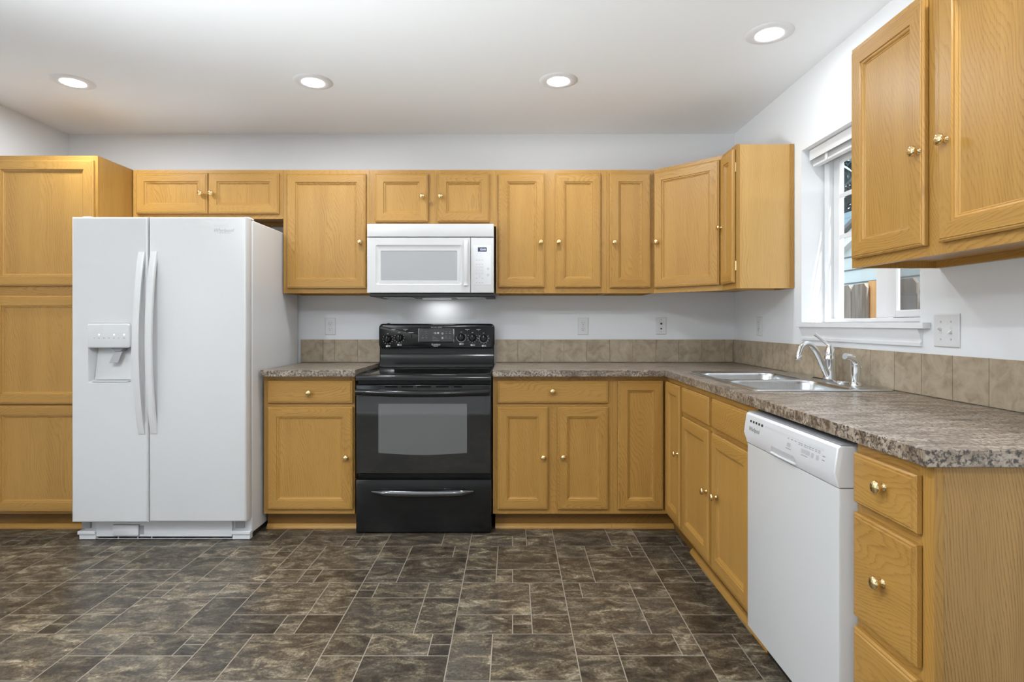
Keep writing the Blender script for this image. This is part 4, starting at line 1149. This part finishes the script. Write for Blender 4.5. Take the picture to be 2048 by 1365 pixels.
for a, b_ in ((157.5, 192.5), (463.5, 502)):
    mb = MB(); mb.box(gx(a), gx(b_), -gd - 0.012, -gd + 0.03, gz(1069), gz(1062)); mb.box(gx(a) + 0.006, gx(b_) - (0.0 if a < 200 else 0.004), -gd - 0.006, -gd + 0.03, 0.0012, gz(1069))
    mb.build('foot_cover', 'white_plastic', fr, bevel=0.003)
for a, b_ in ((163, 180), (470, 488)):
    MB().box(gx(a), gx(b_), -gd + 0.002, -gd + 0.030, gz(1058), ZBm - 0.001).build('lower_hinge', 'mid_grey', fr, bevel=0.002)
MB().box(0.01, W - 0.01, -0.685, -0.08, 0.0012, 0.029).build('base', 'slot', fr)

# ------------------------------------------------------------------ RANGE
rx0, rx1 = -0.8715, -0.1148
W = rx1 - rx0
rg = thing('electric_range', 'black freestanding electric range with oven and smooth glass cooktop', 'range', (rx0, 0, 0))
dfr = 0.645
Z = lambda q_, d=dfr: bz(q_, d)
X = lambda q_, d=dfr: bx(q_, d) - rx0
ZK = 0.8885
MB().box(0.001, W - 0.001, -0.60, -0.02, 0.03, ZK - 0.012).build('body', 'black', rg, bevel=0.003)
MB().box(0.02, W - 0.02, -0.56, -0.05, 0.0012, 0.029).build('base', 'black_matt', rg)
# cooktop
ck = MB()
prof = [(-0.030, ZK - 0.012), (-0.030, ZK), (-0.60, ZK), (-0.635, ZK - 0.002), (-0.646, ZK - 0.008), (-0.650, ZK - 0.018), (-0.648, ZK - 0.036), (-0.602, ZK - 0.036), (-0.602, ZK - 0.012)]
ck.prism(prof, 'x', 0.0, W)
cko = ck.build('cooktop', 'black', rg, bevel=0.002, smooth=50)
MB().box(0.030, W - 0.030, -0.590, -0.105, ZK, ZK + 0.0008).build('cooktop_glass', 'black_glass', cko)
for xx, yy, r_ in ((0.19, -0.47, 0.105), (0.57, -0.47, 0.09), (0.19, -0.22, 0.08), (0.57, -0.22, 0.105)):
    MB().loft([[(xx + q_ * math.cos(2 * PI * k / 40), yy + q_ * math.sin(2 * PI * k / 40), ZK + 0.0011) for k in range(40)] for q_ in (r_, r_ + 0.0022)], 0, False, False).build('burner_ring', 'burner_print', cko, flip=False)
for xa, xb in ((0.004, 0.026), (W - 0.026, W - 0.004)):
    MB().prism([(xa, ZK), (xb, ZK), (xb - 0.006, ZK + 0.007), (xa + 0.006, ZK + 0.007)], 'y', -0.60, -0.10).build('side_rail', 'black', cko)
# backguard
bt = 1.1715
bgp = [(-0.022, ZK), (-0.105, ZK), (-0.098, ZK + 0.02), (-0.072, ZK + 0.05), (-0.062, ZK + 0.105), (-0.066, ZK + 0.125), (-0.066, bt - 0.05), (-0.052, bt - 0.03), (-0.022, bt - 0.03)]
MB().prism(bgp, 'x', 0.003, W - 0.003).build('backguard_riser', 'black', rg, bevel=0.004, smooth=50)
cz0 = bz(697, 0.09)
pn = MB(); yb, yf = -0.0665, -0.094
pn.loft([rrect(0.0, W, cz0, bt + 0.001, 0.028, -0.024, 6), rrect(0.0, W, cz0, bt + 0.001, 0.028, yf + 0.012, 6), rrect(0.003, W - 0.003, cz0 + 0.002, bt - 0.003, 0.026, yf + 0.004, 6), rrect(0.010, W - 0.010, cz0 + 0.006, bt - 0.012, 0.022, yf, 6)])
pno = pn.build('control_panel', 'black', rg, smooth=40)
XX = lambda q_: bx(q_, 0.095) - rx0
ZZ = lambda q_: bz(q_, 0.095)
ds = MB(); ds.loft([rrect(XX(836.5), XX(908), ZZ(686), ZZ(657), 0.010, yf + 0.0005, 4), rrect(XX(837.5), XX(907), ZZ(685), ZZ(658), 0.010, yf - 0.003, 4), rrect(XX(839), XX(905.5), ZZ(683.5), ZZ(659.5), 0.009, yf - 0.0035, 4)])
dso = ds.build('display_panel', 'black_glass', pno, smooth=40)
ed = MB(); ed.loft([rrect(XX(836.2), XX(908.3), ZZ(686.3), ZZ(656.7), 0.0105, yf - 0.0012, 4), rrect(XX(837.6), XX(906.9), ZZ(684.9), ZZ(658.1), 0.010, yf - 0.0042, 4)], 0, False, False)
ed.build('display_rim', 'silver', dso, flip=False)
t = MB().text('12:10', XX(872.5), yf - 0.0042, ZZ(667), 0.017, shear=0.15, sx=0.95); t.build('clock', 'clock', dso, flip=False, smooth=0)
t = MB()
for q1_, q2_, w_p in ((865, 672.6, 5), (865, 675.4, 7), (865, 678, 11), (865, 681.4, 14)):
    t.box(XX(q1_), XX(q1_ + w_p), yf - 0.0042, yf - 0.0038, ZZ(q2_) - 0.0010, ZZ(q2_) + 0.0010)
for q1_, q2_ in ((845.8, 676), (853, 676), (853, 667.5), (892.7, 667.5), (900, 667), (892.5, 676.5), (900, 676.5)):
    t.box(XX(q1_ - 1.8), XX(q1_ + 1.8), yf - 0.0042, yf - 0.0038, ZZ(q2_) - 0.0012, ZZ(q2_) + 0.0012)
    t.box(XX(q1_ - 0.6), XX(q1_ + 0.6), yf - 0.0042, yf - 0.0038, ZZ(q2_ - 3.6) - 0.0012, ZZ(q2_ - 3.6) + 0.0012)
t.build('button_print', 'grey_print', dso)
t = MB()
for q2_ in (667.5, 676.5): t.lathe([(0.0001, yf - 0.0045), (0.0075, yf - 0.0042), (0.0075, yf - 0.0036)], 20, 'y', (XX(885), 0, ZZ(q2_)))
t.build('round_buttons', 'mid_grey', dso)
# panel lettering
t = MB()
t.text('GALLERY SERIES', XX(873), yf - 0.0006, ZZ(655.3), 0.0075, space=1.35)
t.text('Frigidaire', XX(871.5), yf - 0.0006, ZZ(689.3), 0.0135, sx=1.15, shear=0.2); t.text('Gallery', XX(871.5), yf - 0.0006, ZZ(693.2), 0.0085, sx=1.2)
t.box(XX(864), XX(879.5), yf - 0.0006, yf - 0.0003, ZZ(691.5), ZZ(691.2))
for q1_, s_ in ((787, 'COOKTOP ON'), (811, 'HOT SURFACE'), (934.5, 'ON'), (957, 'HOT')):
    t.box(XX(q1_ - 4.2), XX(q1_ + 4.2), yf - 0.0006, yf - 0.0003, ZZ(659.3) - 0.0012, ZZ(659.3) + 0.0012)
    t.box(XX(q1_ - 0.6), XX(q1_ + 0.6), yf - 0.0006, yf - 0.0003, ZZ(661.4) - 0.0014, ZZ(661.4) + 0.0014)
KN = [(775.5, 678.6, 693), (798.3, 676, 690), (922.4, 675, 688.5), (944.9, 676, 690.5), (967.3, 677.3, 692.3)]
for i, (q1_, q2_, q3_) in enumerate(KN):
    # little burner map and two lines of text under each knob
    for dx in (-3.6, -1.6): t.box(XX(q1_ + dx), XX(q1_ + dx + 1.5), yf - 0.0006, yf - 0.0003, ZZ(q3_ + 1.7), ZZ(q3_ - 1.7))
    for dz in (-1.1, 1.1): t.box(XX(q1_ + 0.6), XX(q1_ + 5.0), yf - 0.0006, yf - 0.0003, ZZ(q3_ + dz) - 0.0011, ZZ(q3_ + dz) + 0.0011)
    cxk, czk = XX(q1_), ZZ(q2_)
    if i == 2:
        arcp = [(cxk + 0.031 * math.cos(R(a)), yf - 0.0008, czk + 0.031 * math.sin(R(a))) for a in range(172, 400, 8)]
        t.tube(arcp, 0.0009, 4)
    else:
        if i == 4:
            t.tube([(cxk + 0.029 * math.cos(R(a)), yf - 0.0008, czk + 0.029 * math.sin(R(a))) for a in range(140, 402, 8)], 0.0007, 4)
        for a in range(150, 400, 30):
            ca, sa = math.cos(R(a)), math.sin(R(a)); r_ = 0.032 if i != 4 else 0.035
            t.box(cxk + r_ * ca - 0.0016, cxk + r_ * ca + 0.0016, yf - 0.0006, yf - 0.0003, czk + r_ * sa - 0.0016, czk + r_ * sa + 0.0016)
    t.text('OFF', cxk, yf - 0.0006, czk + 0.034, 0.0062)
t.box(XX(817), XX(827), yf - 0.0006, yf - 0.0003, ZZ(665.6) - 0.001, ZZ(665.6) + 0.001)
t.build('panel_lettering', 'white_print', pno, flip=False, smooth=0)
for i, (q1_, q2_, q3_) in enumerate(KN):
    kb = MB().lathe([(0.0001, yf), (0.0235, yf), (0.0235, yf - 0.004), (0.0205, yf - 0.008), (0.0185, yf - 0.020), (0.016, yf - 0.0225), (0.0001, yf - 0.0225)], 24, 'y', (XX(q1_), 0, ZZ(q2_)))
    kbo = kb.build('control_knob', 'black', pno, smooth=40)
    xk, zk = XX(q1_), ZZ(q2_)
    MB().prism([(xk - 0.006, zk - 0.019), (xk + 0.006, zk - 0.019), (xk + 0.0045, zk + 0.019), (xk - 0.0045, zk + 0.019)], 'y', yf - 0.034, yf - 0.0222).build('knob_grip', 'black', kbo, bevel=0.0015)
    MB().box(xk - 0.0008, xk + 0.0008, yf - 0.0345, yf - 0.0339, zk + 0.006, zk + 0.018).build('pointer', 'white_print', kbo)
MB().box(XX(819.3), XX(823), yf - 0.006, yf, ZZ(676), ZZ(669)).build('rocker_switch', 'black_matt', pno, bevel=0.001)
MB().lathe([(0.0001, bt), (0.012, bt), (0.010, bt + 0.004), (0.0001, bt + 0.005)], 14, 'z', (X(777, 0.05), -0.045, 0)).build('vent_cap', 'black', rg)
# oven door
dz0, dz1 = Z(948.5), Z(770)
dr = MB(); dr.loft([rect(0.001, W - 0.001, dz0, dz1, -0.602), rect(0.001, W - 0.001, dz0, dz1, -dfr + 0.006), rect(0.004, W - 0.004, dz0 + 0.003, dz1 - 0.003, -dfr + 0.001), rect(0.006, W - 0.006, dz0 + 0.005, dz1 - 0.005, -dfr)])
dro = dr.build('oven_door', 'black', rg, smooth=40)
gl = MB(); gl.box(0.006, W - 0.006, -dfr - 0.0022, -dfr - 0.0003, dz0 + 0.004, Z(793)); gl.build('door_glass', 'black_glass', dro, bevel=0.001)
# window: straight sides, bottom edge bowed downward
wx0, wx1, wz1, wz0 = X(757), X(934), Z(808), Z(906)
wp = [(wx0, wz1), (wx1, wz1)]
for k in range(13):
    tt = k / 12; wp.append((wx1 + (wx0 - wx1) * tt, wz0 - 0.012 * math.sin(PI * tt)))
MB().prism(wp, 'y', -dfr - 0.0029, -dfr - 0.0023).build('door_window', 'oven_window', dro, smooth=0)
vs = MB()
for a, b_ in ((770, 795), (803, 826), (834, 862), (872, 897), (908, 924)): vs.box(X(a), X(b_), -dfr - 0.0006, -dfr - 0.0001, Z(775.3), Z(772.9))
vs.build('vent_slots', 'void', dro)
hp = []
for k in range(21):
    tt = k / 20; s_ = math.sin(PI * tt)
    hp.append((X(715) + (X(978) - X(715)) * tt, -dfr - 0.026 - 0.024 * s_, Z(785, dfr + .03) - 0.007 * s_))
MB().tube(hp, 0.0185, 16, flat=1.0, up=(0, 0, 1)).build('oven_handle', 'black', dro, smooth=60)
for xx in (X(717.5), X(976)):
    MB().box(xx - 0.012, xx + 0.012, -dfr - 0.040, -dfr, hp[0][2] - 0.015, hp[0][2] + 0.013).build('handle_mount', 'black', dro, bevel=0.004)
MB().box(0.006, W - 0.006, -0.606, -0.602, Z(770) + 0.001, Z(764)).build('vent_gap', 'slot', rg)
# storage drawer
sz0, sz1 = Z(1066), Z(960)
sd_ = MB(); sd_.loft([rect(0.001, W - 0.001, sz0, sz1, -0.602), rect(0.001, W - 0.001, sz0, sz1, -dfr + 0.008), rect(0.003, W - 0.003, sz0 + 0.002, sz1 - 0.003, -dfr + 0.002), rect(0.008, W - 0.008, sz0 + 0.005, sz1 - 0.008, -dfr)])
sdo = sd_.build('storage_drawer', 'black', rg, smooth=40)
zh = Z(983.5)
hp = []
for k in range(25):
    tt = k / 24; s_ = math.sin(PI * tt)
    hp.append((X(744) + (X(947) - X(744)) * tt, -dfr - 0.004 - 0.020 * min(1, s_ * 2.2), zh - 0.006 * s_))
rad_ = [0.007 + 0.0115 * min(1, math.sin(PI * k / 24) * 2.6) for k in range(25)]
MB().tube(hp, rad_, 14, flat=1.0, up=(0, 0, 1)).build('drawer_handle', 'dark_chrome', sdo, smooth=60)

# ------------------------------------------------------------------ MICROWAVE
md = 0.414
mx0, mx1 = bx(734, md), bx(988, md)
mw = thing('microwave', 'white over-the-range microwave with a keypad at its right', 'microwave', (mx0, 0, 1.335))
W = mx1 - mx0
Z = lambda q_, d=md: bz(q_, d) - 1.335
X = lambda q_, d=md: bx(q_, d) - mx0
ZT2, ZB2 = 1.7705 - 1.335, Z(586)
MB().box(0.003, W - 0.003, -0.385, -0.004, ZB2, ZT2).build('case', 'white', mw, bevel=0.003)
def slab(x0, x1, z0, z1, y0, y1, r_=0.004):
    return MB().loft([rect(x0, x1, z0, z1, y0), rect(x0, x1, z0, z1, y1 + r_), rect(x0 + r_ * .3, x1 - r_ * .3, z0 + r_ * .3, z1 - r_ * .3, y1 + r_ * .3), rect(x0 + r_, x1 - r_, z0 + r_, z1 - r_, y1)])
slab(0, W - 0.002, Z(473.6), ZT2, -0.386, -md).build('vent_panel', 'white', mw, smooth=40)
# door with recessed window
mdr = MB(); x0, x1, z0, z1 = 0, X(940.7), ZB2, Z(475.6)
mdr.loft([rect(x0, x1, z0, z1, -0.386), rect(x0, x1, z0, z1, -md + 0.004), rect(x0 + .001, x1 - .001, z0 + .001, z1 - .001, -md + 0.001), rect(x0 + .004, x1 - .004, z0 + .004, z1 - .004, -md)], 0, True, False)
fx0_, fx1_, fz0_, fz1_ = X(751), X(924.5), Z(570), Z(490)
lp_ = rrect(fx0_, fx1_, fz0_, fz1_, 0.013, -md, 4)
v = rect(x0 + .004, x1 - .004, z0 + .004, z1 - .004, -md) + lp_; f = []
for cnr in range(4):
    base = 4 + cnr * 5
    for k in range(4): f.append((cnr, base + k + 1, base + k))
    f.append((cnr, (cnr + 1) % 4, 4 + ((cnr + 1) % 4) * 5, base + 4))
mdr.add(v, f)
in_ = lambda i, y, r_: rrect(fx0_ + i, fx1_ - i, fz0_ + i, fz1_ - i, r_, y, 4)
wx0, wx1, wz0, wz1 = X(761), X(914.5), Z(562), Z(501.5)
mdr.loft([lp_, in_(0.006, -md + 0.005, 0.010), rrect(wx0, wx1, wz0, wz1, 0.005, -md + 0.004, 4), rrect(wx0 + 0.003, wx1 - 0.003, wz0 + 0.003, wz1 - 0.003, 0.005, -md + 0.009, 4)], 0, False, True)
mdo = mdr.build('door', 'white', mw, smooth=40)
MB().loft([rrect(wx0 + 0.0015, wx1 - 0.0015, wz0 + 0.0015, wz1 - 0.0015, 0.005, -md + 0.0075, 4), rrect(wx0 + 0.0015, wx1 - 0.0015, wz0 + 0.0015, wz1 - 0.0015, 0.005, -md + 0.0065, 4)]).build('window', 'mw_window', mdo)
Ls = []
for k in range(21):
    tt = k / 20; z = Z(481) + (Z(571.5) - Z(481)) * tt; s_ = math.sin(PI * min(1, max(0, tt))) ** 0.6
    xc_ = X(932); yo = -md - 0.003 - 0.022 * s_
    if k == 20: yo = -md - 0.016
    Ls.append([(xc_ - 0.0125, -md - 0.0002, z), (xc_ + 0.0125, -md - 0.0002, z), (xc_ + 0.0125, yo + 0.004, z), (xc_ + 0.008, yo, z), (xc_ - 0.008, yo, z), (xc_ - 0.0125, yo + 0.004, z)])
MB().loft(Ls).build('handle', 'white', mdo, smooth=45)
kp = slab(X(941.6), W - 0.002, ZB2, Z(475.6), -0.386, -md)
kpo = kp.build('control_panel', 'white', mw, smooth=40)
MB().loft([rrect(X(946.5), X(982.5), Z(570.5), Z(490.5), 0.004, -md, 3), rrect(X(947), X(982), Z(570), Z(491), 0.004, -md - 0.0008, 3)]).build('keypad', 'white_plastic', kpo)
MB().box(X(955.6), X(973.4), -md - 0.0016, -md - 0.0006, Z(503.8), Z(495.2)).build('display', 'display_blue', kpo)
MB().text('12:10', X(965.6), -md - 0.0020, Z(499.6), 0.0155, sx=1.0).build('clock', 'lcd', kpo, flip=False, smooth=0)
t = MB()
nums = ['1', '2', '3', '4', '5', '6', '7', '8', '9']
def ring(x, z, r_): t.loft([[(x + r_ * math.cos(2 * PI * k / 18), -md - 0.0012, z + r_ * math.sin(2 * PI * k / 18)) for k in range(18)], [(x + (r_ - 0.0011) * math.cos(2 * PI * k / 18), -md - 0.0012, z + (r_ - 0.0011) * math.sin(2 * PI * k / 18)) for k in range(18)]], 0, False, False)
for i, s_ in enumerate(nums):
    xx = X(953.5 + (i % 3) * 5.6); zz = Z(534.8 + (i // 3) * 6.4)
    ring(xx, zz, 0.0072); t.text(s_, xx, -md - 0.0012, zz, 0.0090)
ring(X(959.1), Z(553.6), 0.0072); t.text('0', X(959.1), -md - 0.0012, Z(553.6), 0.0090)
for q2_ in (520.6, 529, 557, 565.8):
    for k in range(3):
        if q2_ == 557 and k == 1: continue
        t.box(X(953.5 + 5.6 * k - 1.6), X(953.5 + 5.6 * k + 1.6), -md - 0.0013, -md - 0.0010, Z(q2_) - 0.0018, Z(q2_) + 0.0018)
for q2_, r_ in ((538, 0.0085), (550.5, 0.0095)):
    ring(X(976.2), Z(q2_), r_); t.lathe([(0.0001, -md - 0.0013), (0.0045, -md - 0.0013), (0.0045, -md - 0.0010)], 12, 'y', (X(976.2), 0, Z(q2_)))
t.build('keypad_print', 'light_print', kpo, flip=False, smooth=0)
# black base pan with filters and cooktop lamp
MB().box(0.012, W - 0.002, -0.398, -0.02, 0.0, ZB2 - 0.001).build('base_pan', 'black_matt', mw, bevel=0.004)
for a, b_ in ((0.07, 0.25), (0.52, 0.70)): MB().box(a, b_, -0.30, -0.10, -0.003, 0.0).build('grease_filter', 'silver', mw)
MB().box(0.29, 0.47, -0.15, -0.06, -0.003, 0.0).build('lamp_lens', 'hood_lens', mw)
hl = bpy.data.lights.new('cooktop_lamp', 'AREA'); hl.shape = 'RECTANGLE'; hl.size = 0.16; hl.size_y = 0.06; hl.energy = HOOD_W; hl.color = (0.97, 0.98, 1.0)
ho = bpy.data.objects.new('lamp', hl); COL.objects.link(ho); ho.parent = mw; ho.location = (0.40, -0.10, -0.005)

# ------------------------------------------------------------------ DISHWASHER
YD0, YD1 = -1.812, -2.388
dw = thing('dishwasher', 'white built-in dishwasher in the right-hand run of cabinets', 'dishwasher', (XR, YD0, 0), R(-90))
w = YD0 - YD1
DF = XR - 0.833                       # door front
mb = MB(); mb.box(0.004, w - 0.004, -0.575, -0.03, 0.02, 0.872); mb.build('tub', 'grey_plastic', dw)
zb_ = 0.105; zp = rz(1502.5, 889, 0.833)
mb = MB(); mb.loft([rect(0.002, w - 0.002, zb_, zp - 0.001, -0.58), rect(0.002, w - 0.002, zb_, zp - 0.001, -DF + 0.006), rect(0.004, w - 0.004, zb_ + 0.002, zp - 0.001, -DF + 0.001), rect(0.008, w - 0.008, zb_ + 0.006, zp - 0.001, -DF)])
dwo = mb.build('door', 'white', dw, smooth=40)
zt_p = 0.862; PK = XR - 0.820; zpk = rz(1495, 867, 0.820)
cp = [(-0.58, zp), (-DF - 0.001, zp), (-PK, zpk), (-DF - 0.004, zt_p - 0.006), (-DF + 0.002, zt_p), (-0.58, zt_p)]
cpm = MB().prism(cp, 'x', 0.002, w - 0.002)
cpo = cpm.build('control_panel', 'white_plastic', dw, bevel=0.003, smooth=30)
MB().box(0.002, w - 0.002, -DF + 0.005, -0.585, zt_p, zt_p + 0.003).build('top_seal', 'grey_plastic', dw)
# frames for things that lie on the slanted panel face
def face_pt(u, tt, off=0.0006):
    """u along width, tt 0 at the peak line, 1 at the top of the upper face"""
    y0, z0 = -PK, zpk; y1, z1 = -DF - 0.004, zt_p - 0.006
    return (u, y0 + (y1 - y0) * tt - off, z0 + (z1 - z0) * tt)
def fbox(mb, u0, u1, t0, t1, off=0.0006):
    return mb.add([face_pt(u0, t0, off), face_pt(u1, t0, off), face_pt(u1, t1, off), face_pt(u0, t1, off)], [(0, 1, 2, 3)])
vs = MB()
for k in range(5): fbox(vs, 0.045 + k * 0.022, 0.058 + k * 0.022, 0.64, 0.76)
vs.build('vent_slots', 'slot', cpo, flip=False, smooth=0)
sl_ = MB(); fbox(sl_, 0.16, w - 0.06, 0.66, 0.76, 0.0004); sl_.build('trim_groove', 'white_soft', cpo, flip=False, smooth=0)
t = MB(); hgt = (zt_p - 0.006 - zpk)
t.text('Whirlpool', 0.085, 0, 0, 0.020)
for p_ in t.v: p_.y, p_.z = face_pt(0, 0.30 + p_.z / hgt)[1:]
t.build('logo', 'dark_print', cpo, flip=False, smooth=0)
t = MB()
for k, u in enumerate((0.322, 0.345, 0.365, 0.388, 0.402, 0.420, 0.434, 0.448, 0.462, 0.480, 0.496)):
    fbox(t, u - 0.006, u + 0.005, 0.60, 0.635)
    if k > 2: fbox(t, u - 0.006, u + 0.005, 0.53, 0.56)
for u0, u1 in ((0.312, 0.345), (0.405, 0.440)): fbox(t, u0, u1, 0.14, 0.17)
for tt in (0.46, 0.30): fbox(t, 0.512, 0.526, tt, tt + 0.035)
t.build('button_print', 'grey_print', cpo, flip=False, smooth=0)
t = MB()
for u in (0.328, 0.412, 0.437): fbox(t, u - 0.010, u + 0.010, 0.24, 0.42)
for u in (0.463, 0.488): fbox(t, u - 0.006, u + 0.006, 0.22, 0.42)
t.build('buttons', 'light_print', cpo, flip=False, smooth=0)
# pocket handle below the peak: a dark scoop with a bright lip
hm = MB()
y0, z0 = -DF - 0.001, zp; y1, z1 = -PK, zpk
def low_pt(u, tt, off): return (u, y0 + (y1 - y0) * tt - off, z0 + (z1 - z0) * tt)
hm.add([low_pt(0.20, 0.30, 0.0008), low_pt(0.36, 0.30, 0.0008), low_pt(0.36, 0.86, 0.0008), low_pt(0.215, 0.86, 0.0008)], [(0, 1, 2, 3)])
hm.build('handle_scoop', 'white_soft', cpo, flip=False, smooth=0)
MB().tube([low_pt(0.205 + 0.155 * k / 8, 0.26 - 0.05 * math.sin(PI * k / 8), 0.003) for k in range(9)], 0.0035, 8).build('handle_lip', 'white_plastic', cpo)
MB().box(0.004, w - 0.004, -DF + 0.075, -DF + 0.09, 0.0012, 0.104).build('toe_panel', 'black_matt', dw)
